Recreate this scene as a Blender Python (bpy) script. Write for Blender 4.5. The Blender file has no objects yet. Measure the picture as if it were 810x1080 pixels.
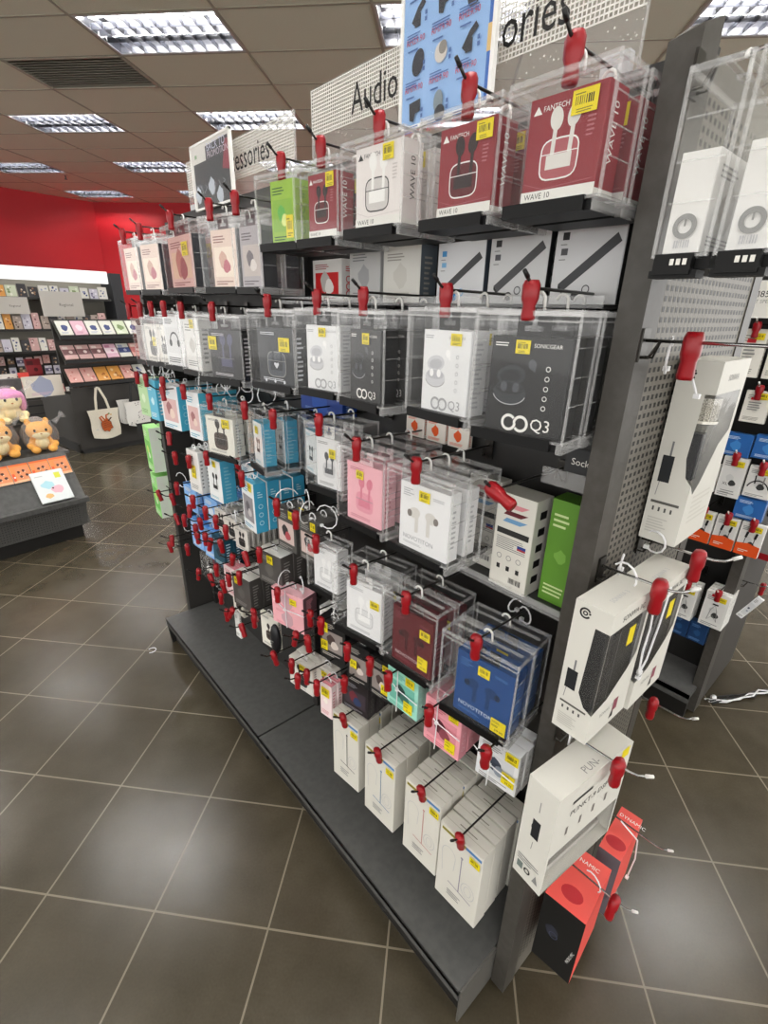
import bpy, math, random
from mathutils import Matrix, Vector
random.seed(7)
R = math.radians
SC = bpy.context.scene
COL = SC.collection

# ------------------------------------------------------------------ materials
def lin(c):
    return c / 12.92 if c <= 0.04045 else ((c + 0.055) / 1.055) ** 2.4
def hexc(h):
    h = h.lstrip('#')
    return tuple(lin(int(h[i:i + 2], 16) / 255) for i in (0, 2, 4)) + (1,)
_M = {}
def M(col, rough=0.5, metal=0.0, spec=0.4):
    k = (col, rough, metal, spec)
    if k not in _M:
        m = bpy.data.materials.new('paint_' + col.strip('#'))
        m.use_nodes = True
        b = m.node_tree.nodes['Principled BSDF']
        b.inputs['Base Color'].default_value = hexc(col)
        b.inputs['Roughness'].default_value = rough
        b.inputs['Metallic'].default_value = metal
        b.inputs['Specular IOR Level'].default_value = spec
        _M[k] = m
    return _M[k]
def nodes(name):
    m = bpy.data.materials.new(name); m.use_nodes = True
    nt = m.node_tree
    for n in list(nt.nodes): nt.nodes.remove(n)
    out = nt.nodes.new('ShaderNodeOutputMaterial')
    return m, nt, out
def clear_mat(name, haze, hcol=(0.9, 0.9, 0.9, 1), rough=0.04, tint=(0.995, 0.995, 0.995, 1), bump=0.0, ior=1.45, bscale=30):
    m, nt, out = nodes(name)
    tr = nt.nodes.new('ShaderNodeBsdfTransparent'); tr.inputs['Color'].default_value = tint
    df = nt.nodes.new('ShaderNodeBsdfDiffuse'); df.inputs['Color'].default_value = hcol
    gl = nt.nodes.new('ShaderNodeBsdfGlossy'); gl.inputs['Roughness'].default_value = rough
    lw = nt.nodes.new('ShaderNodeLayerWeight'); lw.inputs['Blend'].default_value = 0.5
    pw = nt.nodes.new('ShaderNodeMath'); pw.operation = 'POWER'; pw.inputs[1].default_value = 4.0
    fr = nt.nodes.new('ShaderNodeMath'); fr.operation = 'MULTIPLY_ADD'; fr.inputs[1].default_value = 0.5; fr.inputs[2].default_value = 0.022
    nt.links.new(lw.outputs['Facing'], pw.inputs[0]); nt.links.new(pw.outputs[0], fr.inputs[0])
    a = nt.nodes.new('ShaderNodeMixShader'); a.inputs[0].default_value = haze
    b = nt.nodes.new('ShaderNodeMixShader')
    L = nt.links.new
    L(tr.outputs[0], a.inputs[1]); L(df.outputs[0], a.inputs[2])
    L(fr.outputs[0], b.inputs[0]); L(a.outputs[0], b.inputs[1]); L(gl.outputs[0], b.inputs[2])
    if bump:
        tc = nt.nodes.new('ShaderNodeTexCoord'); nz = nt.nodes.new('ShaderNodeTexNoise'); nz.inputs['Scale'].default_value = bscale
        bp = nt.nodes.new('ShaderNodeBump'); bp.inputs['Strength'].default_value = bump; bp.inputs['Distance'].default_value = 0.01
        L(tc.outputs['Object'], nz.inputs['Vector']); L(nz.outputs['Fac'], bp.inputs['Height'])
        L(bp.outputs[0], gl.inputs['Normal']); L(bp.outputs[0], lw.inputs['Normal'])
    L(b.outputs[0], out.inputs[0])
    return m
CLEAR = clear_mat('clear_acrylic', 0.022)
EDGE = clear_mat('acrylic_edge', 0.17, rough=0.10)
TABCLR = clear_mat('clear_plastic_tab', 0.25, rough=0.15)
BAG = clear_mat('clear_plastic_bag', 0.10, rough=0.08, bump=1.0, bscale=22)
WINDOW = clear_mat('clear_window_film', 0.03, rough=0.08, bump=0.12)
SIGNCLR = clear_mat('clear_sign_acrylic', 0.09, rough=0.08)

def noise_mat(name, c1, c2, scale, rough=0.5, spec=0.4, bump=0.0, detail=4, metal=0.0):
    m = bpy.data.materials.new(name); m.use_nodes = True
    nt = m.node_tree; b = nt.nodes['Principled BSDF']; L = nt.links.new
    tc = nt.nodes.new('ShaderNodeTexCoord'); nz = nt.nodes.new('ShaderNodeTexNoise')
    nz.inputs['Scale'].default_value = scale; nz.inputs['Detail'].default_value = detail
    mx = nt.nodes.new('ShaderNodeMix'); mx.data_type = 'RGBA'
    mx.inputs[6].default_value = hexc(c1); mx.inputs[7].default_value = hexc(c2)
    rp = nt.nodes.new('ShaderNodeMapRange'); rp.inputs[1].default_value = 0.35; rp.inputs[2].default_value = 0.65
    L(tc.outputs['Object'], nz.inputs['Vector']); L(nz.outputs['Fac'], rp.inputs[0]); L(rp.outputs[0], mx.inputs[0])
    L(mx.outputs[2], b.inputs['Base Color'])
    b.inputs['Roughness'].default_value = rough; b.inputs['Specular IOR Level'].default_value = spec; b.inputs['Metallic'].default_value = metal
    if bump:
        bp = nt.nodes.new('ShaderNodeBump'); bp.inputs['Strength'].default_value = bump; bp.inputs['Distance'].default_value = 0.002
        L(nz.outputs['Fac'], bp.inputs['Height']); L(bp.outputs[0], b.inputs['Normal'])
    return m
def floor_mat():
    m = bpy.data.materials.new('dark_glazed_floor_tile'); m.use_nodes = True
    nt = m.node_tree; b = nt.nodes['Principled BSDF']; L = nt.links.new
    tc = nt.nodes.new('ShaderNodeTexCoord'); mp = nt.nodes.new('ShaderNodeMapping')
    mp.inputs['Location'].default_value = (0.044 + 3.13, -0.059 + 3.34, 0)
    br = nt.nodes.new('ShaderNodeTexBrick'); br.offset = 0.0; br.squash = 1.0
    br.inputs['Color1'].default_value = (0, 0, 0, 1); br.inputs['Color2'].default_value = (1, 1, 1, 1)
    br.inputs['Scale'].default_value = 1.0; br.inputs['Mortar Size'].default_value = 0.0026; br.inputs['Mortar Smooth'].default_value = 0.1
    br.inputs['Brick Width'].default_value = 0.313; br.inputs['Row Height'].default_value = 0.334; br.inputs['Bias'].default_value = 0.0
    L(tc.outputs['Object'], mp.inputs['Vector']); L(mp.outputs[0], br.inputs['Vector'])
    nz = nt.nodes.new('ShaderNodeTexNoise'); nz.inputs['Scale'].default_value = 7; nz.inputs['Detail'].default_value = 6
    n2 = nt.nodes.new('ShaderNodeTexNoise'); n2.inputs['Scale'].default_value = 160; n2.inputs['Detail'].default_value = 2
    L(tc.outputs['Object'], nz.inputs['Vector']); L(tc.outputs['Object'], n2.inputs['Vector'])
    ad = nt.nodes.new('ShaderNodeMath'); ad.operation = 'MULTIPLY_ADD'; ad.inputs[1].default_value = 0.35
    L(n2.outputs['Fac'], ad.inputs[0]); L(nz.outputs['Fac'], ad.inputs[2])
    rp = nt.nodes.new('ShaderNodeMapRange'); rp.inputs[1].default_value = 0.45; rp.inputs[2].default_value = 0.95
    L(ad.outputs[0], rp.inputs[0])
    tile = nt.nodes.new('ShaderNodeMix'); tile.data_type = 'RGBA'
    tile.inputs[6].default_value = hexc('#3d372b'); tile.inputs[7].default_value = hexc('#4d4638')
    L(rp.outputs[0], tile.inputs[0])
    mx = nt.nodes.new('ShaderNodeMix'); mx.data_type = 'RGBA'
    L(br.outputs['Fac'], mx.inputs[0]); L(tile.outputs[2], mx.inputs[6]); mx.inputs[7].default_value = hexc('#7d7464')
    L(mx.outputs[2], b.inputs['Base Color'])
    rr = nt.nodes.new('ShaderNodeMapRange'); rr.inputs[3].default_value = 0.18; rr.inputs[4].default_value = 0.30
    L(nz.outputs['Fac'], rr.inputs[0]); L(rr.outputs[0], b.inputs['Roughness'])
    b.inputs['Specular IOR Level'].default_value = 0.5
    bp = nt.nodes.new('ShaderNodeBump'); bp.inputs['Strength'].default_value = 0.25; bp.inputs['Distance'].default_value = 0.001; bp.invert = True
    L(br.outputs['Fac'], bp.inputs['Height']); L(bp.outputs[0], b.inputs['Normal'])
    return m
def emis(name, col, s):
    m, nt, out = nodes(name)
    e = nt.nodes.new('ShaderNodeEmission'); e.inputs[0].default_value = col; e.inputs[1].default_value = s
    nt.links.new(e.outputs[0], out.inputs[0]); return m

BLACK = M('#141414', 0.45); TRAY = M('#0a0a0b', 0.5, 0.0, 0.25); WHITE = M('#e9e8e4', 0.45); PAPER = M('#e4e2dc', 0.5)
DARK = M('#2b2b2b', 0.5); GREYTXT = M('#8a8a88', 0.5); CHROME = M('#c9c9c9', 0.18, 1.0); DWIRE = M('#3a3835', 0.3, 0.8)
RED = M('#94101a', 0.35); YEL = M('#e6d21a', 0.5); TIE = M('#e8e8ea', 0.4); SILVER = M('#b9b9bb', 0.4)
POSTM = noise_mat('grey_powder_coat', '#3f3c37', '#474440', 60, 0.42)
PERFM = noise_mat('perforated_grey_steel', '#68645c', '#6f6b63', 40, 0.45)
SHELFM = noise_mat('charcoal_shelf_steel', '#4e4e4d', '#555554', 50, 0.42, bump=0.05, detail=2)
PANELM = M('#262524', 0.5); KICKM = M('#1c1b1a', 0.45)
CEILM = noise_mat('mineral_ceiling_panel', '#dcdac9', '#e4e2d2', 120, 0.9, 0.1, bump=0.2)
TBAR = M('#a6a294', 0.6)
REDWALL = M('#b40f1c', 0.45)
TUBE = emis('fluorescent_tube', (1.0, 0.975, 0.94, 1), 96.0)
FIXM = M('#c4c5c8', 0.5); FIXIN = M('#1b1c22', 0.3, 0.0, 0.25); LOUV = M('#34363d', 0.3, 0.2)

# ------------------------------------------------------------------ mesh building
class MB:
    def __init__(s): s.v = []; s.f = []; s.m = []; s.mats = []
    def mi(s, mat):
        if mat not in s.mats: s.mats.append(mat)
        return s.mats.index(mat)
    def face(s, pts, mat):
        n = len(s.v); s.v += [tuple(p) for p in pts]; s.f.append(tuple(range(n, n + len(pts)))); s.m.append(s.mi(mat))
    def raw(s, vs, fs, mat):
        n = len(s.v); s.v += [tuple(p) for p in vs]; k = s.mi(mat)
        for f in fs: s.f.append(tuple(n + i for i in f)); s.m.append(k)
    def hexa(s, p, mat, mats=None):
        # p: 8 points, bottom ring 0-3 ccw from above, top ring 4-7.  mats: bottom, top, then sides 01,12,23,30
        fs = [(3, 2, 1, 0), (4, 5, 6, 7), (0, 1, 5, 4), (1, 2, 6, 5), (2, 3, 7, 6), (3, 0, 4, 7)]
        n = len(s.v); s.v += [tuple(q) for q in p]
        for i, f in enumerate(fs):
            s.f.append(tuple(n + j for j in f)); s.m.append(s.mi((mats or {}).get(i, mat)))
    def box(s, x0, x1, y0, y1, z0, z1, mat, mats=None):
        s.hexa([(x0, y0, z0), (x1, y0, z0), (x1, y1, z0), (x0, y1, z0), (x0, y0, z1), (x1, y0, z1), (x1, y1, z1), (x0, y1, z1)], mat, mats)
    def loft(s, rings, mat, cap=True):
        n = len(rings[0]); vs = [p for r in rings for p in r]; fs = []
        for i in range(len(rings) - 1):
            for j in range(n):
                k = (j + 1) % n
                fs.append((i * n + j, i * n + k, (i + 1) * n + k, (i + 1) * n + j))
        if cap: fs += [tuple(reversed(range(n))), tuple(range((len(rings) - 1) * n, len(rings) * n))]
        s.raw(vs, fs, mat)
    def tube(s, pts, r, mat, n=6, closed=False):
        P = [Vector(p) for p in pts]; rings = []; up = None
        for i, p in enumerate(P):
            a = P[i - 1] if (i > 0 or closed) else P[i]; b = P[(i + 1) % len(P)] if (i < len(P) - 1 or closed) else P[i]
            t = (b - a).normalized()
            if up is None:
                up = Vector((0, 0, 1)) if abs(t.z) < 0.9 else Vector((1, 0, 0))
            sd = t.cross(up)
            if sd.length < 1e-6: sd = t.orthogonal()
            sd.normalize(); up = sd.cross(t).normalized()
            rr = r[i] if isinstance(r, (list, tuple)) else r
            rings.append([p + (sd * math.cos(2 * math.pi * j / n) + up * math.sin(2 * math.pi * j / n)) * rr for j in range(n)])
        if closed: rings.append(rings[0])
        s.loft(rings, mat, cap=not closed)
    def ellipsoid(s, c, r, mat, nu=14, nv=9, rot=None):
        vs = []; fs = []
        for i in range(nv + 1):
            th = math.pi * i / nv
            for j in range(nu):
                ph = 2 * math.pi * j / nu
                q = Vector((r[0] * math.sin(th) * math.cos(ph), r[1] * math.sin(th) * math.sin(ph), r[2] * math.cos(th)))
                if rot: q = rot @ q
                vs.append(Vector(c) + q)
        for i in range(nv):
            for j in range(nu):
                k = (j + 1) % nu
                fs.append((i * nu + j, (i + 1) * nu + j, (i + 1) * nu + k, i * nu + k))
        s.raw(vs, fs, mat)
    def mesh(s, name, smooth=False):
        me = bpy.data.meshes.new(name)
        me.from_pydata(s.v, [], s.f)
        for m in s.mats: me.materials.append(m)
        me.polygons.foreach_set('material_index', s.m)
        if smooth: me.polygons.foreach_set('use_smooth', [True] * len(s.f))
        me.update(); return me
    def build(s, name, parent=None, loc=(0, 0, 0), rot=(0, 0, 0), smooth=False):
        return link(name, s.mesh(name, smooth), parent, loc, rot)
def link(name, me, parent=None, loc=(0, 0, 0), rot=(0, 0, 0)):
    o = bpy.data.objects.new(name, me); COL.objects.link(o)
    o.location = loc; o.rotation_euler = rot
    if parent is not None: o.parent = parent
    return o
LABELS = {}
def tag(o, label, cat, group=None):
    o['label'] = label; o['category'] = cat
    if len(label.split()) > 16: print('TOOLONG', label)
    if group: o['group'] = group
    n = len(label.split())
    if not 4 <= n <= 16: print('LABEL LENGTH', n, label)
    if label in LABELS and not (group and LABELS[label] == group): print('DUP LABEL', label)
    LABELS[label] = group
    return o
def struct(o):
    o['kind'] = 'structure'; return o

# ------------------------------------------------------------------ flat artwork on a face
_T = {}
def glyphs(txt):
    if txt not in _T:
        c = bpy.data.curves.new('t', 'FONT'); c.body = txt; c.resolution_u = 2
        o = bpy.data.objects.new('t', c); me = bpy.data.meshes.new_from_object(o)
        _T[txt] = ([(v.co.x, v.co.y) for v in me.vertices], [tuple(p.vertices) for p in me.polygons])
        bpy.data.objects.remove(o); bpy.data.meshes.remove(me); bpy.data.curves.remove(c)
    return _T[txt]
class D:
    """draws on a face: o origin (lower left), U, V unit axes, w, h size; coordinates are fractions of w and h, sizes fractions of w"""
    def __init__(s, mb, o, U, V, w, h, lift=0.0002):
        s.mb = mb; s.o = Vector(o); s.U = Vector(U); s.V = Vector(V); s.N = s.U.cross(s.V); s.w = w; s.h = h; s.k = lift
    def P(s, x, y): return s.o + s.U * (x * s.w) + s.V * (y * s.h) + s.N * s.k
    def Q(s, x, y): return s.o + s.U * x + s.V * y + s.N * s.k
    def up(s): s.k += 0.00004
    def poly(s, pts, mat): s.up(); s.mb.face([s.P(*p) for p in pts], mat)
    def rect(s, a, b, c, d, mat): s.poly([(a, b), (c, b), (c, d), (a, d)], mat)
    def ell(s, cx, cy, rx, mat, ry=None, n=18, rot=0):
        s.up(); ry = ry or rx; c, q = math.cos(R(rot)), math.sin(R(rot)); pts = []
        for i in range(n):
            a = 2 * math.pi * i / n; ex, ey = rx * math.cos(a) * s.w, ry * math.sin(a) * s.w
            pts.append(s.Q(cx * s.w + ex * c - ey * q, cy * s.h + ex * q + ey * c))
        s.mb.face(pts, mat)
    def line(s, pts, wd, mat, closed=False):
        s.up(); p = [Vector((x * s.w, y * s.h)) for x, y in pts]; t = wd * s.w / 2; n = len(p); L = []; Rr = []
        for i in range(n):
            a = p[i - 1] if (i or closed) else p[i]; b = p[(i + 1) % n] if (i < n - 1 or closed) else p[i]
            d = b - a; d = d.normalized() if d.length else Vector((1, 0)); nn = Vector((-d.y, d.x)) * t
            L.append(p[i] + nn); Rr.append(p[i] - nn)
        for i in range(n if closed else n - 1):
            j = (i + 1) % n
            s.mb.face([s.Q(*Rr[i]), s.Q(*Rr[j]), s.Q(*L[j]), s.Q(*L[i])], mat)
    def ring(s, cx, cy, r, wd, mat, a0=0, a1=360, ry=None, n=22):
        ry = ry or r; cl = a1 - a0 >= 360; m = n if cl else n + 1
        s.line([(cx + r * math.cos(R(a0 + (a1 - a0) * i / n)), cy + ry * math.sin(R(a0 + (a1 - a0) * i / n)) * s.w / s.h) for i in range(m)], wd, mat, cl)
    def txt(s, t, x, y, size, mat, rot=0, align='l', sx=1.0):
        s.up(); vs, fs = glyphs(t)
        if not vs: return
        x0, x1 = min(v[0] for v in vs), max(v[0] for v in vs)
        off = {'l': x0, 'c': (x0 + x1) / 2, 'r': x1}[align]
        k = size * s.w; c, q = math.cos(R(rot)), math.sin(R(rot)); out = []
        for a, b in vs:
            a = (a - off) * k * sx; b = b * k
            out.append(s.Q(x * s.w + a * c - b * q, y * s.h + a * q + b * c))
        s.mb.raw(out, fs, mat)
    def small(s, a, b, c, d, n, mat, seed=1):
        rn = random.Random(seed); st = (d - b) / n
        for i in range(n):
            e = a + (c - a) * rn.uniform(0.55, 1.0); s.rect(a, b + st * i, e, b + st * (i + 0.42), mat); s.k -= 0.00004
        s.up()
    def bars(s, a, b, c, d, n, mat, seed=3):
        rn = random.Random(seed); st = (c - a) / n
        for i in range(n):
            wd = st * rn.uniform(0.25, 0.75); s.rect(a + st * i, b, a + st * i + wd, d, mat); s.k -= 0.00004
        s.up()
    def blob(s, cx, cy, r, mat, seed=1, n=11, ry=None):
        rn = random.Random(seed); s.up(); ry = ry or r
        s.mb.face([s.Q(cx * s.w + r * s.w * math.cos(2 * math.pi * i / n) * rn.uniform(.7, 1.1), cy * s.h + ry * s.w * math.sin(2 * math.pi * i / n) * rn.uniform(.7, 1.1)) for i in range(n)], mat)

# box faces of a box with origin at the front bottom centre; front looks along -x, viewer's left is +y
def face_front(mb, w, d, h): return D(mb, (0, w / 2, 0), (0, -1, 0), (0, 0, 1), w, h)
def face_right(mb, w, d, h): return D(mb, (0, -w / 2, 0), (1, 0, 0), (0, 0, 1), d, h)
def face_left(mb, w, d, h): return D(mb, (d, w / 2, 0), (-1, 0, 0), (0, 0, 1), d, h)
def face_top(mb, w, d, h): return D(mb, (0, w / 2, h), (0, -1, 0), (1, 0, 0), w, d)

# ------------------------------------------------------------------ designs of the packs
def buds(d, cx, cy, s, case, bud, line=None):
    """charging case with two stem earbuds rising from it"""
    H = s * d.w / d.h
    pts = []
    for i in range(20):
        a = 2 * math.pi * i / 20; q = abs(math.cos(a)) ** .5 * math.copysign(1, math.cos(a)); r = abs(math.sin(a)) ** .5 * math.copysign(1, math.sin(a))
        pts.append((cx + .5 * s * q, cy + .42 * H * r))
    d.poly(pts, case)
    if line: d.line(pts, .018, line, True)
    for sx, tilt in ((-.2, 8), (.26, -12)):
        d.line([(cx + sx * s, cy), (cx + (sx + .03) * s, cy + .75 * H)], .11 * s, bud)
        d.ell(cx + (sx + .03) * s, cy + .82 * H, .17 * s, bud, .24 * s, rot=tilt)
    d.rect(cx - .34 * s, cy - .2 * H, cx + .34 * s, cy + .1 * H, bud)
    d.line([(cx - .5 * s, cy + .12 * H), (cx + .5 * s, cy + .12 * H)], .02 * s, line or GREYTXT)
def ds_wave(F, R_, T, c):
    base, case, bud, ink = c['base'], c['case'], c['bud'], c['ink']
    F.rect(0, 0, 1, .12, PAPER); F.txt('WAVE 10', .05, .04, .09, DARK)
    F.poly([(.06, .85), (.12, .93), (.18, .85)], ink); F.txt('FANTECH', .2, .865, .078, ink)
    buds(F, .48, .4, .5, case, bud, ink)
    F.small(.8, .55, .92, .75, 5, c['soft'], 3); F.line([(.04, .2), (.3, .13), (.96, .16)], .006, c['soft'])
    R_.rect(0, 0, 1, .07, PAPER)
    R_.txt('WAVE 10', .62, .3, .014 / R_.w, ink, rot=90)
def ds_q3(F, R_, T, c):
    ink = c['ink']
    F.txt('SONICGEAR', .55, .9, .062, ink); F.small(.05, .9, .25, .95, 2, ink, 5)
    F.ell(.30, .60, .19, c['case'], .12, rot=8); F.ell(.30, .59, .14, c['case2'], .08, rot=8)
    F.ell(.30, .42, .22, c['case'], .14); F.ell(.30, .46, .19, c['case2'], .07); F.ring(.30, .42, .22, .010, c['rim'], 195, 345, .14)
    for x in (.22, .38): F.ell(x, .48, .045, c['bud'], .06)
    F.ell(.56, .73, .05, c['bud'], .06, rot=20); F.line([(.57, .73), (.60, .66)], .03, c['bud'])
    for i in range(5): F.ring(.76, .3 + .1 * i, .025, .008, ink)
    F.ring(.34, .1, .085, .034, ink, 40, 360); F.ring(.5, .1, .085, .034, ink, -140, 180)
    F.txt('Q3', .63, .055, .2, ink)
    R_.small(.2, .1, .8, .9, 14, c['case2'], 9)
def ds_novo(F, R_, T, c):
    ink, bud = c['ink'], c['bud']
    F.txt('NOVOTITON', .1, .14, .105, ink); F.small(.1, .07, .7, .11, 2, c['soft'], 4)
    for x, s in ((.32, 1), (.66, -1)):
        F.line([(x + .05 * s, .28), (x + .05 * s, .55)], .07, bud)
        F.ell(x, .57, .12, bud, .09, rot=15 * s); F.ell(x - .1 * s, .55, .05, c['tip'], .06)
    F.small(.08, .8, .3, .93, 4, c['soft'], 8); F.small(.68, .85, .9, .9, 2, c['soft'], 2)
    R_.small(.3, .2, .7, .8, 8, c['soft'], 5)
def ds_pods(F, R_, T, c):
    buds(F, .52, .36, .5, c['case'], c['bud'], c.get('line'))
    F.small(.1, .88, .5, .94, 2, c['ink'], 2); F.small(.12, .06, .75, .12, 2, c['ink'], 6)
    if 'heart' in c:
        F.poly([(.52, .28), (.59, .36), (.57, .4), (.52, .38), (.47, .4), (.45, .36)], c['ink'])
        for i in range(3): F.ell(.2 + .26 * i, .05, .03, c['ink'])
    R_.small(.25, .1, .75, .9, 10, c['ink'], 3)
def ds_stem(F, R_, T, c):
    """white wired-earphone carton: neckband drawing, stem line"""
    F.rect(.05, .93, .62, .965, M('#8a7f28')); F.rect(.62, .93, .97, .965, M('#4f7db0'))
    F.ring(.26, .66, .16, .012, SILVER, 0, 180, .2); F.line([(.1, .66), (.14, .38)], .012, SILVER); F.line([(.42, .66), (.4, .5)], .012, SILVER)
    F.ring(.76, .4, .15, .012, SILVER, ry=.2); F.ring(.76, .4, .08, .01, SILVER, ry=.13)
    F.line([(.56, .76), (.56, .28)], .022, c['ink']); F.line([(.3, .3), (.86, .26)], .022, c['ink'])
    F.ell(.56, .77, .03, c['ink']); F.small(.3, .12, .75, .21, 3, GREYTXT, 4)
    T.rect(0, .42, 1, .46, M('#b9b5a8')); T.rect(.3, .6, .7, .66, M('#8b877c'))
def ds_heads(F, R_, T, c):
    F.rect(.08, .25, .92, .75, c['pic'])
    F.ring(.5, .5, .2, .05, c['ink'], 0, 180); F.ell(.3, .45, .07, c['ink'], .1); F.ell(.7, .45, .07, c['ink'], .1)
    F.small(.1, .82, .6, .93, 3, c['ink'], 3); F.small(.1, .06, .8, .18, 3, c['ink'], 5)
    R_.small(.2, .15, .8, .85, 10, c['soft'], 5)
def ds_photo(F, R_, T, c):
    F.rect(.1, .18, .9, .7, c['pic']); F.blob(.45, .48, .2, c['pic2'], 4); F.blob(.58, .36, .16, c['pic3'], 6)
    F.small(.1, .78, .7, .92, 3, c['ink'], 3); F.small(.1, .04, .8, .13, 2, c['ink'], 8)
    for i in range(3): R_.ring(.5, .2 + .17 * i, .16, .05, c['soft'])
    R_.small(.3, .72, .7, .86, 3, c['soft'], 2)
def ds_plain(F, R_, T, c):
    F.small(.12, .75, .7, .9, 3, c['ink'], 3); F.small(.12, .08, .8, .2, 3, c['ink'], 5)
    F.blob(.5, .48, .2, c['pic'], 3, ry=.22)
    R_.small(.25, .15, .75, .85, 8, c['ink'], 4)
def ds_bar(F, R_, T, c):
    """soundbar carton"""
    F.poly([(.12, .25), (.2, .16), (.95, .72), (.88, .82)], c['pic']); F.poly([(.12, .25), (.2, .16), (.2, .12), (.12, .2)], BLACK)
    F.rect(.1, .78, .2, .87, c['ink']); F.rect(.1, .6, .2, .68, c['ink2']); F.ell(.4, .1, .06, c['ink']); F.ring(.55, .18, .05, .015, c['ink2'])
    F.small(.08, .72, .24, .75, 1, GREYTXT); F.small(.08, .54, .24, .57, 1, GREYTXT)
    for i in range(5): R_.ring(.5, .15 + .16 * i, .2, .05, GREYTXT)
def ds_tall(F, R_, T, c):
    """tall white carton back: coloured rhombs, spec bars, icons, barcode"""
    for i, k in enumerate(('#d98c94', '#5d1a22', '#6f9cc4')):
        y = .86 - .075 * i; F.poly([(.2, y), (.66, y), (.84, y + .045), (.3, y + .045)], M(k))
    F.rect(.08, .58, .92, .64, DARK); F.small(.1, .42, .9, .56, 7, GREYTXT, 2); F.rect(.66, .48, .88, .51, M('#2b3f86')); F.rect(.66, .46, .88, .48, M('#a8323a'))
    for j in range(3): F.ring(.22 + .26 * j, .34, .06, .015, GREYTXT); F.rect(.18 + .26 * j, .2, .27 + .26 * j, .25, DARK)
    F.bars(.55, .08, .88, .14, 12, DARK)
    for i in range(5): R_.rect(.3, .12 + .17 * i, .7, .2 + .17 * i, BLACK)
DESIGN = dict(wave=ds_wave, q3=ds_q3, novo=ds_novo, pods=ds_pods, stem=ds_stem, heads=ds_heads, photo=ds_photo, plain=ds_plain, bar=ds_bar, tall=ds_tall)

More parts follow.
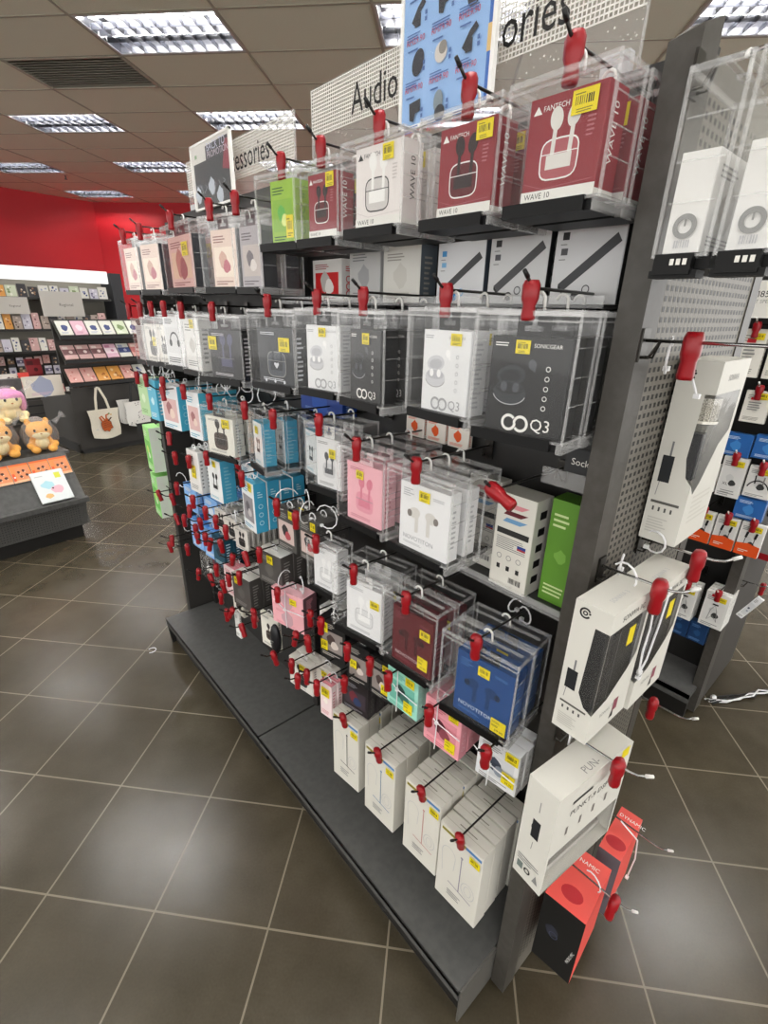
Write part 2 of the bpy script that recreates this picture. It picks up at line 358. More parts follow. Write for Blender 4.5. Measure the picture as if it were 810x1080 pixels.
MAROON = M('#8a2c35', 0.45)
KIND = {
 'wave_white': dict(fn='wave', base=MAROON, ink=WHITE, case=M('#a8595f'), bud=M('#d9d6d0'), soft=M('#b06a70')),
 'wave_dark': dict(fn='wave', base=MAROON, ink=WHITE, case=M('#5d1b23'), bud=M('#2e2023'), soft=M('#b06a70')),
 'wave_pale': dict(fn='wave', base=M('#e6e0dd'), ink=DARK, case=M('#cfcbc8'), bud=M('#f0efec'), soft=M('#c9c2bf')),
 'lime': dict(fn='photo', base=M('#94bb3d'), ink=M('#2f5a1c'), pic=M('#84b23a'), pic2=M('#5fae4a'), pic3=M('#d8e38a'), soft=M('#6a9a30')),
 'q3_black': dict(fn='q3', base=M('#0f1011', 0.35), ink=WHITE, case=M('#2f3236'), case2=M('#202225'), bud=M('#4a4d52'), rim=SILVER),
 'q3_white': dict(fn='q3', base=M('#e4e5e6', 0.45), ink=M('#a5a6a8'), case=M('#cbccd0'), case2=M('#b9babf'), bud=M('#f2f2f2'), rim=GREYTXT),
 'novo_white': dict(fn='novo', base=M('#e9e9ea', 0.4), ink=M('#8c8d92'), bud=M('#d3d0cb'), tip=M('#7b7570'), soft=M('#b4b5b8')),
 'novo_pink': dict(fn='pods', base=M('#efb3bd', 0.4), ink=M('#c77987'), case=M('#e59aaa'), bud=M('#d97f92')),
 'novo_maroon': dict(fn='novo', base=M('#5c1a22', 0.35), ink=M('#d8c9cb'), bud=M('#3f1016'), tip=M('#2a0a0e'), soft=M('#8a4a52')),
 'novo_blue': dict(fn='novo', base=M('#1b4680', 0.35), ink=M('#c9d6e8'), bud=M('#123766'), tip=M('#0a2140'), soft=M('#4d78b3')),
 'pods_white': dict(fn='pods', base=M('#e8e8e9', 0.4), ink=M('#a9aaad'), case=M('#dcdcdd'), bud=M('#f2f2f2'), line=M('#b6b6b8')),
 'pods_graybud': dict(fn='pods', base=M('#dfdfe0', 0.4), ink=GREYTXT, case=M('#c9c9cb'), bud=M('#55565a')),
 'pods_black': dict(fn='pods', base=M('#e9e6db', 0.4), ink=GREYTXT, case=M('#4a3d36'), bud=M('#2a2422')),
 'dark_heart': dict(fn='pods', base=M('#151a21', 0.3), ink=M('#d5d8de'), case=M('#4b5058'), bud=M('#31353c'), line=GREYTXT, heart=1),
 'dark_pods': dict(fn='pods', base=M('#151418', 0.3), ink=M('#c8c4c8'), case=M('#34323a'), bud=M('#5a5a72')),
 'peach': dict(fn='photo', base=M('#cfa39b', 0.35), ink=M('#7b3f3f'), pic=M('#d8b49a'), pic2=M('#b06a5f'), pic3=M('#8f3f44'), soft=M('#3c3a40'), side=M('#2b2d33')),
 'peach_pale': dict(fn='photo', base=M('#dcc3b4', 0.35), ink=M('#8d5b52'), pic=M('#ead9c8'), pic2=M('#c9a08f'), pic3=M('#b55d6a'), soft=M('#3c3a40'), side=M('#33353c')),
 'grey_photo': dict(fn='photo', base=M('#9a9296', 0.35), ink=M('#4c3f44'), pic=M('#b3a7a2'), pic2=M('#5b4f55'), pic3=M('#d0c8c2'), soft=M('#3c3a40'), side=M('#26282d')),
 'headset_white': dict(fn='heads', base=M('#e5e5e6', 0.4), ink=M('#2a2a2c'), pic=M('#dcdcdd'), soft=GREYTXT),
 'plain_white': dict(fn='plain', base=M('#e4e3e0', 0.45), ink=GREYTXT, pic=M('#c3c0bb')),
 'plain_grey': dict(fn='plain', base=M('#b8b7b6', 0.45), ink=M('#77777a'), pic=M('#9a9a9c')),
 'black_pods_white': dict(fn='pods', base=M('#ddd9d2', 0.45), ink=GREYTXT, case=M('#2c2a2b'), bud=M('#1a1a1a')),
 'cyan': dict(fn='photo', base=M('#e8ecee', 0.4), ink=M('#5aa6c0'), pic=M('#d9b5b3'), pic2=M('#a06a6a'), pic3=M('#e7d0c4'), soft=M('#a8dcea'), side=M('#4fb4d3')),
 'cyan_strip': dict(fn='plain', base=M('#5cb6d3', 0.4), ink=WHITE, pic=M('#c9e6ee'), side=M('#55b2d0')),
 'green_pale': dict(fn='plain', base=M('#b5d6a2', 0.4), ink=M('#6d9a58'), pic=M('#d6e8c8'), side=M('#86b96f')),
 'green_vivid': dict(fn='photo', base=M('#9ddf86', 0.4), ink=WHITE, pic=M('#6cc05a'), pic2=M('#cfe37a'), pic3=M('#e6f2d8'), soft=WHITE, side=M('#e8efe4')),
 'teal': dict(fn='photo', base=M('#e6eaec', 0.4), ink=M('#4a9bb8'), pic=M('#8f8c90'), pic2=M('#5c5a60'), pic3=M('#c4c0c0'), soft=M('#bfe4ef'), side=M('#3d9fc6'), top=M('#56b4d8')),
 'teal_buds': dict(fn='pods', base=M('#e8eaea', 0.4), ink=M('#7ab7cb'), case=M('#e0e2e2'), bud=M('#1f2022'), side=M('#459fc0'), top=M('#5ab2d2')),
 'light_blue': dict(fn='plain', base=M('#86b7ee', 0.4), ink=WHITE, pic=M('#dfeaf6'), top=M('#5f9fe6')),
 'dark_teal': dict(fn='plain', base=M('#1f4f63', 0.35), ink=M('#b7d3de'), pic=M('#16323f')),
 'dark_grey': dict(fn='plain', base=M('#4d4a48', 0.4), ink=M('#8f8c88'), pic=M('#5d5a57'), top=M('#dcdad4')),
 'dark_photo': dict(fn='photo', base=M('#4a4846', 0.4), ink=M('#9a9894'), pic=M('#c9b4ae'), pic2=M('#2d2a2c'), pic3=M('#a8494f'), soft=M('#6d6a66'), top=M('#5a5855')),
 'pink_white': dict(fn='plain', base=M('#f0dadb', 0.4), ink=M('#d0808c'), pic=M('#f6ece4'), top=M('#e08a94')),
 'pink_box': dict(fn='plain', base=M('#eeb0b8', 0.4), ink=M('#d98d99'), pic=M('#c7a0a8'), side=M('#6a4a52'), top=M('#f1bcc4')),
 'mint': dict(fn='photo', base=M('#9fdccb', 0.4), ink=M('#5ba892'), pic=M('#6fb7a4'), pic2=M('#2f4a45'), pic3=M('#3e6c62'), soft=M('#c9efe4')),
 'pink_pack': dict(fn='photo', base=M('#eca0ab', 0.4), ink=M('#c86a78'), pic=M('#d98a96'), pic2=M('#5c2a34'), pic3=M('#8a4450'), soft=M('#f6cdd3')),
 'white_pack': dict(fn='photo', base=M('#dfe0e2', 0.4), ink=GREYTXT, pic=M('#cfd1d4'), pic2=M('#3b4150'), pic3=M('#8b93a0'), soft=GREYTXT),
 'black_bag': dict(fn='photo', base=M('#202022', 0.3), ink=M('#b9b5ae'), pic=M('#8d837f'), pic2=M('#4a3b38'), pic3=M('#cfc3ba'), soft=M('#5a5855')),
 'black_red': dict(fn='photo', base=M('#241f22', 0.3), ink=M('#8b8a90'), pic=M('#3a3138'), pic2=M('#6a2a33'), pic3=M('#2c3a5c'), soft=M('#5a5855')),
 'stem_black': dict(fn='stem', base=M('#d6d3ca', 0.4), ink=M('#2a2a2a')),
 'stem_blue': dict(fn='stem', base=M('#d6d3ca', 0.4), ink=M('#5b7fa0')),
 'stem_pink': dict(fn='stem', base=M('#d6d3ca', 0.4), ink=M('#c08a86')),
 'stem_grey': dict(fn='stem', base=M('#d6d3ca', 0.4), ink=M('#8b8694')),
 'bar_a': dict(fn='bar', base=M('#d7d8da', 0.5), ink=M('#3f8ec9'), ink2=M('#7ab3dc'), pic=M('#3d3d3f'), side=M('#4b5560')),
 'bar_b': dict(fn='bar', base=M('#d3d3d3', 0.5), ink=M('#2b2b2b'), ink2=M('#55555a'), pic=M('#4a4a4c'), side=M('#1f2022')),
 'bar_c': dict(fn='bar', base=M('#d8d8d9', 0.5), ink=M('#1f1f20'), ink2=M('#4d4d50'), pic=M('#3f4043'), side=M('#1f2022')),
 'text_white': dict(fn='plain', base=M('#d6d4cd', 0.5), ink=M('#9a978f'), pic=M('#cbc8c0'), side=M('#5d666e')),
 'red_white': dict(fn='photo', base=M('#d9d6d3', 0.5), ink=M('#9a3c3c'), pic=M('#c41f22'), pic2=M('#b9b4b0'), pic3=M('#e8e4e0'), soft=M('#c41f22')),
 'tall_white': dict(fn='tall', base=M('#dcd9d0', 0.5), side=M('#cfccc3')),
 'tall_green': dict(fn='plain', base=M('#5d8f2e', 0.5), ink=M('#c9dca0'), pic=M('#76a845'), side=M('#1f211f')),
 'orange_card': dict(fn='plain', base=M('#e9e2d8', 0.5), ink=M('#e25c22'), pic=M('#e4591f')),
 'royal_blue': dict(fn='plain', base=M('#1b3f8f', 0.4), ink=M('#8aa6dc'), pic=M('#2c57b0')),
}
def sticker(parent, F, x, y, wd, ht, price=None, seed=1):
    mb = MB(); d = D(mb, F.o, F.U, F.V, F.w, F.h, 0.0020)
    X0, Y0 = x - wd / F.w / 2, y - ht / F.h / 2; X1, Y1 = X0 + wd / F.w, Y0 + ht / F.h
    d.rect(X0, Y0, X1, Y1, YEL)
    g = lambda a, b: (X0 + (X1 - X0) * a, Y0 + (Y1 - Y0) * b)
    if price:
        a = g(.3, .12); d.txt(price, a[0], a[1], wd / F.w * .26, BLACK)
        a, b = g(.06, .45), g(.5, .62); d.small(a[0], a[1], b[0], b[1], 2, BLACK, 2)
        a, b = g(.06, .72), g(.9, .92); d.small(a[0], a[1], b[0], b[1], 2, M('#7d741a'), 4)
    else:
        a, b = g(.14, .38), g(.86, .74); d.bars(a[0], a[1], b[0], b[1], 9, BLACK, seed)
        a, b = g(.1, .8), g(.7, .92); d.small(a[0], a[1], b[0], b[1], 1, M('#7d741a'), seed)
        a, b = g(.2, .08), g(.9, .28); d.small(a[0], a[1], b[0], b[1], 2, M('#7d741a'), seed + 1)
    return mb.build('price_sticker', parent)
def euro_tab(parent, w, h, mat, z, x=0.004, wd=None):
    """hang tab with a euro slot standing on the box top"""
    wd = wd or w * .42; ht = 0.026; mb = MB(); t = 0.0008
    a = wd / 2; s = wd * .28
    for y0, y1, z0, z1 in ((-a, a, 0, .007), (-a, -s, .007, .018), (s, a, .007, .018), (-a, -.004, .018, ht), (.004, a, .018, ht), (-s, -.004, .0135, .018), (.004, s, .0135, .018)):
        mb.box(x, x + t, y0, y1, z + z0, z + z1, mat)
    return mb.build('hang_tab', parent)
def pack(name, kind, w, d, h, loc, yaw=0, tilt=0, stick=None, tab=None, stick2=None, price=None, roll=0):
    c = KIND[kind]; mb = MB()
    base = c['base']; mm = {}
    if 'side' in c: mm[2] = c['side']; mm[4] = c['side']
    if 'top' in c: mm[1] = c['top']
    # a carton: slightly eased vertical edges and a closing flap line on top
    e = 0.0012
    ring = lambda z, q: [(q, -w / 2 + e, z), (e, -w / 2 + q * 0, z), (d, -w / 2, z), (d, w / 2, z), (e, w / 2, z), (q, w / 2 - e, z)]
    r0, r1 = ring(0, 0), ring(h, 0)
    mb.loft([r0, r1], base, cap=False)
    n = len(mb.f)
    if 'side' in c:
        k = mb.mi(c['side'])
        for i in (1, 3): mb.m[n - 6 + i] = k
    mb.face(list(reversed(r0)), base); mb.face(r1, c.get('top', base))
    F, Rr, T = face_front(mb, w, d, h), face_right(mb, w, d, h), face_top(mb, w, d, h)
    DESIGN[c['fn']](F, Rr, T, c)
    o = mb.build(name, None, loc, (R(roll), R(tilt), R(yaw)))
    if stick: sticker(o, F, stick[0], stick[1], stick[2], stick[3], None, len(LABELS) % 7 + 1)
    if stick2: sticker(o, F, stick2[0], stick2[1], stick2[2], stick2[3], price, 2)
    if tab: euro_tab(o, w, h, tab, h)
    return o

# ------------------------------------------------------------------ peg hooks, locks, cases, ties
PX = 0.78
_cache = {}
def hook(loc, length, rot=0, label='', group=None, dark=True, bend=0.018):
    o = bpy.data.objects.new('hanger_hook', None); COL.objects.link(o); o.location = loc; o.rotation_euler = (0, 0, rot)
    key = (round(length, 2), dark)
    if key not in _cache:
        L = round(length, 2)
        a = MB(); a.tube([(0, 0, 0), (-L + .02, 0, .002), (-L + .006, 0, .006), (-L - .006, 0, .016)], 0.0021, DWIRE if dark else CHROME, 7)
        b = MB(); b.tube([(-L - .003, 0, .0135), (-L - .012, 0, .021)], [0.0030, 0.0026], BLACK if dark else WHITE, 8)
        c = MB(); c.box(-.003, 0, -.010, .010, -.026, .014, DWIRE); c.tube([(-.003, -.007, -.02), (-.012, -.007, -.02), (-.02, 0, 0)], .0018, DWIRE, 5); c.tube([(-.003, .007, -.02), (-.012, .007, -.02), (-.02, 0, 0)], .0018, DWIRE, 5)
        _cache[key] = (a.mesh('wire', True), b.mesh('tip_cap', True), c.mesh('back_plate'))
    for n, me in zip(('wire', 'tip_cap', 'back_plate'), _cache[key]): link(n, me, o)
    return tag(o, label, 'hook', group)
def lock(loc, rot=0, label='', tilt=0, group=None, s=1.0, roll=0):
    if 'lock' not in _cache:
        mb = MB()
        def ring(z, a, b, k=.35):
            return [(a * x, b * y, z) for x, y in ((1, k), (k, 1), (-k, 1), (-1, k), (-1, -k), (-k, -1), (k, -1), (1, -k))]
        mb.loft([ring(-.038, .0070, .0078), ring(-.034, .0078, .0092), ring(-.020, .0070, .0078), ring(-.013, .0088, .0108), ring(.003, .0088, .0112), ring(.009, .0068, .0084)], RED)
        b = MB(); b.tube([(-.0085, 0, 0), (.0085, 0, 0)], .0042, M('#7d0c15', .4), 8)
        _cache['lock'] = (mb.mesh('hanging_lock', True), b.mesh('collar', True))
    o = link('hanging_lock', _cache['lock'][0], None, loc, (R(roll), R(tilt), rot)); o.scale = (s, s, s)
    link('wire_collar', _cache['lock'][1], o)
    return tag(o, label, 'security lock', group)
def case(w, d, h, loc, yaw, label, group=None, tray=True, ribs=True):
    """clear security case: four walls and top, edge strips, black tray, white hanger loop; origin front bottom centre"""
    o = bpy.data.objects.new('hanging_case', None); COL.objects.link(o); o.location = loc; o.rotation_euler = (0, 0, R(yaw))
    key = ('case', round(w, 3), round(d, 3), round(h, 3))
    if key not in _cache:
        a = MB(); y = w / 2; e = .0015
        a.face([(0, y, 0), (0, -y, 0), (0, -y, h), (0, y, h)], CLEAR)
        a.face([(d, -y, 0), (d, y, 0), (d, y, h), (d, -y, h)], CLEAR)
        a.face([(0, -y, 0), (d, -y, 0), (d, -y, h), (0, -y, h)], CLEAR)
        a.face([(d, y, 0), (0, y, 0), (0, y, h), (d, y, h)], CLEAR)
        a.face([(0, y, h), (0, -y, h), (d, -y, h), (d, y, h)], CLEAR)
        a.face([(0, -y, .004), (0, y, .004), (d, y, .004), (d, -y, .004)], CLEAR)
        for px in (0, d):
            for py in (-y, y): a.box(px - e, px + e, py - e, py + e, 0, h, EDGE)
            a.box(px - e, px + e, -y, y, h - .006, h, EDGE); a.box(px - e, px + e, -y, y, 0, .003, EDGE)
        for py in (-y, y):
            a.box(0, d, py - e, py + e, h - .006, h, EDGE); a.box(0, d, py - e, py + e, 0, .003, EDGE)
            if ribs:
                for k in (.3, .52, .74): a.box(.004, d - .004, py - .0006, py + .0006, h * k, h * k + .0014, EDGE)
        a.box(-.0025, 0, -y * .98, y * .98, h - .013, h - .0105, EDGE)
        a.box(d * .5 - .003, d * .5 + .003, -y * .9, y * .9, h, h + .002, EDGE)
        t = MB(); t.box(.002, d - .006, -y + .008, y - .006, -.011, -.001, TRAY); t.box(-.003, .002, -y + .016, y - .006, -.011, .004, TRAY)
        t.box(-.003, d + .001, -y - .002, -y + .006, -.012, .0, EDGE)
        g = MB(); pts = [(d * .5, -.009, h + .001), (d * .5, -.008, h + .012)]
        pts += [(d * .5, -.008 * math.cos(R(a_)), h + .014 + .008 * math.sin(R(a_))) for a_ in range(0, 200, 25)]
        g.tube(pts, .0021, WHITE, 6); g.box(d * .5 - .006, d * .5 + .006, -.016, .006, h, h + .003, EDGE)
        _cache[key] = (a.mesh('shell'), t.mesh('tray'), g.mesh('hanger_loop', True))
    for n, me in zip(('shell', 'tray', 'hanger_loop'), _cache[key]): link(n, me, o)
    return tag(o, label, 'security case', group)
def off(loc, yaw, dx, dy=0, dz=0):
    c, s = math.cos(R(yaw)), math.sin(R(yaw))
    return (loc[0] + dx * c - dy * s, loc[1] + dx * s + dy * c, loc[2] + dz)
def case_stack(P, y, x, zb, w, h, kind, bw, bh, n=2, yaw=0, d=.055, shift=0, hookz=None, tip=.575, st=(.7, .88, .026, .022), tab=None, boxes=None, ltilt=0, lockx=.0, pitch=None, st2=None, price=None, bd=None):
    """a peg with n cases in a row, boxes in the first few.  P names the front box."""
    hz = hookz or zb + h + .017
    if tab: bh = min(bh, h - .036)
    hk = hook((PX, y, hz), PX - tip, 0, f'wire hook carrying the {P}')
    lock((tip + .012 + lockx, y, hz + .002), 0, f'red lock on peg of {P}', ltilt)
    pt = pitch or d + .010
    words = ('first', 'second', 'third', 'fourth', 'fifth')
    for i in range(n):
        loc = off((x, y, zb), yaw, pt * i, random.uniform(-.004, .004) if i else 0)
        case(w, d, h, loc, yaw, f'clear security case around the {P}' if i == 0 else f'{words[i]} clear case behind the {P}')
        if i < (boxes if boxes is not None else n):
            q = off(loc, yaw, .008, shift, .0045)
            b = pack('earbud_box', kind, bw, bd or d * .7, bh, q, yaw, 0, st if i == 0 or random.random() < .6 else None, tab, st2 if i == 0 else None, price)
            tag(b, f'{P}, front of its peg' if i == 0 else f'{words[i]} box after the {P}', 'earbud box')
def pack_stack(P, name, y, x, zt, w, h, d, kind, n=1, yaw=0, hookz=None, tip=.56, st=None, tab=None, gap=.002, cat='earphone pack', tilt=0, lockon=True, st2=None, price=None, lt=0, lockz=0, tabc=True, roll=0, wire=True):
    hz = hookz or zt + .014
    if wire: hook((PX, y, hz), PX - tip, 0, f'wire hook carrying the {P}')
    if lockon and wire: lock((tip + .012, y, hz + .002 + lockz), 0, f'red lock on peg of {P}', lt)
    words = ('first', 'second', 'third', 'fourth', 'fifth', 'sixth')
    for i in range(n):
        loc = off((x, y, zt - h), yaw, (d + gap) * i, random.uniform(-.003, .003) if i else 0, random.uniform(-.003, .002) if i else 0)
        o = pack(name, kind, w, d, h, loc, yaw + (random.uniform(-2, 2) if i else 0), tilt, st if i == 0 or random.random() < .5 else None, tab, st2 if i == 0 else None, price, roll)
        if tabc:
            m = MB(); m.box(d * .5 - .0006, d * .5 + .0006, -.013, .013, h, h + .006, TABCLR)
            m.tube([(d * .5, .012 * math.cos(R(a)), h + .006 + .012 * math.sin(R(a))) for a in range(0, 181, 30)], .0016, TIE, 5)
            m.build('hang_loop', o)
        tag(o, (f'{P}, front of its peg' if n > 1 else f'{P} hanging alone') if i == 0 else f'{words[i]} after the {P}', cat)
def cable_tie(pts, label, r=.0016, head=None):
    mb = MB(); mb.tube(pts, r, TIE, 6)
    hp = head or pts[-1]; mb.box(hp[0] - .0035, hp[0] + .0035, hp[1] - .0035, hp[1] + .0035, hp[2] - .003, hp[2] + .003, TIE)
    return tag(mb.build('hanging_cable_tie', None, smooth=False), label, 'cable tie')
def loopts(c, r, n=10, a0=0, a1=330, ax='xz', tilt=0.3):
    out = []
    for i in range(n + 1):
        a = R(a0 + (a1 - a0) * i / n); u, v = r * math.cos(a), r * math.sin(a)
        out.append((c[0] + u, c[1] + tilt * u, c[2] + v) if ax == 'xz' else (c[0] + tilt * u, c[1] + u, c[2] + v))
    return out

# ------------------------------------------------------------------ camera (1.5 m above the floor)
AZ, PITCH, ROLL = R(41.814), R(22.468), R(1.375)
def setup_camera():
    fwd = Vector((math.sin(AZ) * math.cos(PITCH), math.cos(AZ) * math.cos(PITCH), -math.sin(PITCH)))
    rt = Vector((math.cos(AZ), -math.sin(AZ), 0)); up = rt.cross(fwd)
    r2 = rt * math.cos(ROLL) + up * math.sin(ROLL); u2 = -rt * math.sin(ROLL) + up * math.cos(ROLL)
    cam = bpy.data.cameras.new('camera'); o = bpy.data.objects.new('camera', cam); COL.objects.link(o)
    m = Matrix((r2, u2, -fwd)).transposed().to_4x4(); m.translation = Vector((0, 0, 1.5)); o.matrix_world = m
    cam.sensor_fit = 'HORIZONTAL'; cam.sensor_width = 36; cam.lens = 515.83 / 810 * 36; cam.clip_start = 0.02; cam.clip_end = 100
    SC.camera = o
setup_camera()

# ------------------------------------------------------------------ room shell, aligned with the tile grid (48.02 deg from the gondola)
TA = R(41.814 + 6.208); TROT = -TA
tx, ty = (math.cos(TA), -math.sin(TA)), (math.sin(TA), math.cos(TA))
def T2W(a, b, z=0): return (a * tx[0] + b * ty[0], a * tx[1] + b * ty[1], z)
CZ = 3.6; GX, GY, X0, Y0 = 1.21, 0.68, -3.12, 4.74
def cell(k, j): return X0 + GX * k, Y0 + GY * j
mb = MB(); mb.face([(-16, -6, 0), (9, -6, 0), (9, 15, 0), (-16, 15, 0)], floor_mat())
struct(mb.build('floor', None, (0, 0, 0), (0, 0, TROT)))
lights = [(k, j) for k in (-6, -4, -2, 0, 2, 4) for j in (-9, -6, -3, 0, 3, 6, 9)]
VENT = (-1, 1)
mb = MB(); t = .012
for k in range(-9, 10):
    for j in range(-15, 12):
        if (k, j) in lights or (k, j) == VENT: continue
        a, b = cell(k, j); mb.face([(a + t, b + t, CZ), (a + t, b + GY - t, CZ), (a + GX - t, b + GY - t, CZ), (a + GX - t, b + t, CZ)], CEILM)
for k in range(-9, 11):
    a = X0 + GX * k; mb.box(a - t, a + t, Y0 - GY * 15, Y0 + GY * 12, CZ - .004, CZ + .03, TBAR)
for j in range(-15, 13):
    b = Y0 + GY * j; mb.box(X0 - GX * 9, X0 + GX * 10, b - t, b + t, CZ - .003, CZ + .03, TBAR)
struct(mb.build('ceiling', None, (0, 0, 0), (0, 0, TROT)))
LN = {(0, 0): 'recessed louvred ceiling light nearest the slatted air vent', (-2, 3): 'recessed louvred ceiling light one bay past the slatted air vent toward the shelves',
      (0, 3): 'recessed louvred ceiling light showing just above the accessories sign', (2, 0): 'recessed louvred ceiling light showing beside the top of the blue poster',
      (-2, 6): 'recessed louvred ceiling light third in its row toward the red wall', (-4, 6): 'recessed louvred ceiling light over the bright header of the wall shelves',
      (-4, 9): 'recessed louvred ceiling light closest to the corner of the red walls', (-2, 9): 'recessed louvred ceiling light just behind the dark promotion poster',
      (4, 0): 'recessed louvred ceiling light above the top of the grey end frame', (-4, 3): 'recessed louvred ceiling light over the plush toy stand aisle'}
lw, lh = GX - .05, GY - .05
h = MB(); z = .10
h.face([(0, 0, z), (lw, 0, z), (lw, lh, z), (0, lh, z)], FIXIN)
for a, b in (((0, 0), (lw, 0)), ((lw, 0), (lw, lh)), ((lw, lh), (0, lh)), ((0, lh), (0, 0))): h.face([(a[0], a[1], 0), (b[0], b[1], 0), (b[0], b[1], z), (a[0], a[1], z)], FIXIN)
for y0, y1, x0, x1 in ((-.014, .006, -.014, lw + .014), (lh - .006, lh + .014, -.014, lw + .014), (0, lh, -.014, .006), (0, lh, lw - .006, lw + .014)): h.box(x0, x1, y0, y1, -.004, .002, FIXM)
HM = h.mesh('housing')
l = MB()
for i in range(1, 10): l.box(lw * i / 10 - .001, lw * i / 10 + .001, .01, lh - .01, .0, .042, LOUV)
for y in (.01, lh * .33, lh * .5, lh * .67, lh - .012): l.box(.005, lw - .005, y - .001, y + .001, .0, .042, LOUV)
LM = l.mesh('louvre_grille')
q = MB(); q.tube([(.03, 0, 0), (lw - .03, 0, 0)], .013, TUBE, 8); QM = q.mesh('fluorescent_tube', True)
for k, j in lights:
    a, b = cell(k, j); o = bpy.data.objects.new('ceiling_light', None); COL.objects.link(o)
    o.location = T2W(a + .025, b + .025, CZ); o.rotation_euler = (0, 0, TROT)
    link('housing', HM, o); link('louvre_grille', LM, o)
    for y in (lh * .25, lh * .75): link('fluorescent_tube', QM, o, (0, y, .066))
    if (k, j) in LN: tag(o, LN[(k, j)], 'ceiling light')
    else: tag(o, 'recessed louvred ceiling light of the shop outside the photographed part', 'ceiling light', 'ceiling lights elsewhere in the shop')
a, b = cell(*VENT); o = bpy.data.objects.new('ceiling_vent', None); COL.objects.link(o); o.location = T2W(a, b, CZ); o.rotation_euler = (0, 0, TROT)
mb = MB(); vm = M('#b0aa9c', .6); dk = M('#6f695e', .8)
mb.box(-.02, GX + .02, -.02, GY + .02, .05, .06, dk); mb.box(-.02, 0, -.02, GY + .02, 0, .05, dk); mb.box(GX, GX + .02, -.02, GY + .02, 0, .05, dk); mb.box(0, GX, -.02, 0, 0, .05, dk); mb.box(0, GX, GY, GY + .02, 0, .05, dk)
mb.build('backing', o)
mb = MB()
for i in range(12): 
    y = .03 + i * (GY - .07) / 12; mb.hexa([(.02, y, -.004), (GX - .02, y, -.004), (GX - .02, y + .04, .02), (.02, y + .04, .02), (.02, y, -.001), (GX - .02, y, -.001), (GX - .02, y + .04, .023), (.02, y + .04, .023)], vm)
mb.build('slat', o)
mb = MB()
for c in ((0, GX, 0, .025), (0, GX, GY - .025, GY), (0, .025, 0, GY), (GX - .025, GX, 0, GY)): mb.box(*c, -.006, .002, vm)
mb.build('frame', o); tag(o, 'brown slatted air vent set in the tiled ceiling', 'air vent')
for a, b, lab in ((-3.22 + .55, 7.95, 'small ceiling sprinkler head hanging above the dark promotion poster'), (-6.9, 9.6, 'small ceiling sprinkler head over the red wall corner')):
    mb = MB(); mb.tube([(0, 0, 0), (0, 0, -.012)], .035, vm, 12); mb.tube([(0, 0, 0), (0, 0, -.07)], .012, DARK, 8); mb.tube([(0, 0, -.07), (0, 0, -.078)], .028, DARK, 10)
    tag(mb.build('ceiling_sprinkler', None, T2W(a, b, CZ)), lab, 'sprinkler')
# red walls at the far end
def wall(name, p, q, mat, th=.1, z1=CZ):
    p, q = Vector((*p, 0)), Vector((*q, 0)); d = (q - p).normalized(); n = Vector((-d.y, d.x, 0)) * th
    mb = MB(); mb.hexa([p, q, q + n, p + n] + [v + Vector((0, 0, z1)) for v in (p, q, q + n, p + n)], mat); return struct(mb.build(name))
wd = Vector((.986, .167)); c0 = Vector((3.52, 14.04))
wall('wall_left', tuple(c0 - wd * 7), tuple(c0), REDWALL)
cb = T2W(8.0, 12.55); wall('wall_back', tuple(c0), cb[:2], REDWALL)

# ------------------------------------------------------------------ main gondola
G = bpy.data.objects.new('gondola_shelving', None); COL.objects.link(G); G.location = (.66, 1.2, 0)
tag(G, 'long charcoal gondola with grey perforated end frame and a base of two shelves', 'shelving')
def part(mb, name, sm=False): return mb.build(name, G, (-.66, -1.2, 0), smooth=sm)
mb = MB()   # near end frame: strip facing the aisle, perforated sheet
mb.hexa([(.655, .270, .01), (.70, .270, .01), (.70, .304, .01), (.655, .304, .01), (.655, .270, 1.772), (.70, .270, 1.79), (.70, .304, 1.79), (.655, .304, 1.765)], POSTM)
part(mb, 'end_frame')
mb = MB(); mb.box(.70, 1.06, .272, .276, .01, 1.76, PERFM)
for k in range(132):
    for i in range(24):
        x = .708 + i * .0145; zz = .08 + k * .0125
        mb.face([(x, .2717, zz), (x + .0075, .2717, zz), (x + .0075, .2717, zz + .0065), (x, .2717, zz + .0065)], BLACK)
part(mb, 'perforated_panel')
mb = MB(); mb.box(1.06, 1.10, .270, .304, .01, 1.77, POSTM); part(mb, 'end_frame')
mb = MB(); mb.box(.648, 1.06, 2.125, 2.16, .01, 1.72, M('#33312f', .5)); part(mb, 'end_panel')
for y0, y1 in ((.306, 1.2), (1.22, 2.12)):
    mb = MB(); mb.box(.785, .800, y0, y1, .12, 1.80, PANELM)
    for zz in (.42, .72, 1.02, 1.32, 1.62): mb.box(.7835, .785, y0, y1, zz, zz + .003, BLACK)
    part(mb, 'back_panel')
for y in (.33, 1.21, 2.1):
    mb = MB(); mb.box(.762, .786, y - .014, y + .014, .12, 1.78, M('#232221', .5))
    for k in range(64):
        for s in (-.006, .004): mb.face([(.7617, y + s + .003, .16 + k * .025), (.7617, y + s, .16 + k * .025), (.7617, y + s, .172 + k * .025), (.7617, y + s + .003, .172 + k * .025)], M('#6b6862'))
    part(mb, 'slotted_upright')
for y0, y1 in ((.311, 1.206), (1.213, 2.115)):
    mb = MB(); mb.box(.529, .79, y0, y1, .116, .135, SHELFM); mb.box(.529, .533, y0, y1, .098, .1345, SHELFM); mb.box(.527, .5295, y0, y1, .131, .1352, KICKM)
    part(mb, 'base_shelf')
    mb = MB(); mb.box(.556, .575, y0 + .004, y1 - .004, .0, .115, KICKM); part(mb, 'kick_plate')
mb = MB(); mb.box(.533, .66, .306, .311, .012, .132, M('#5b5955', .45)); part(mb, 'base_side_plate')
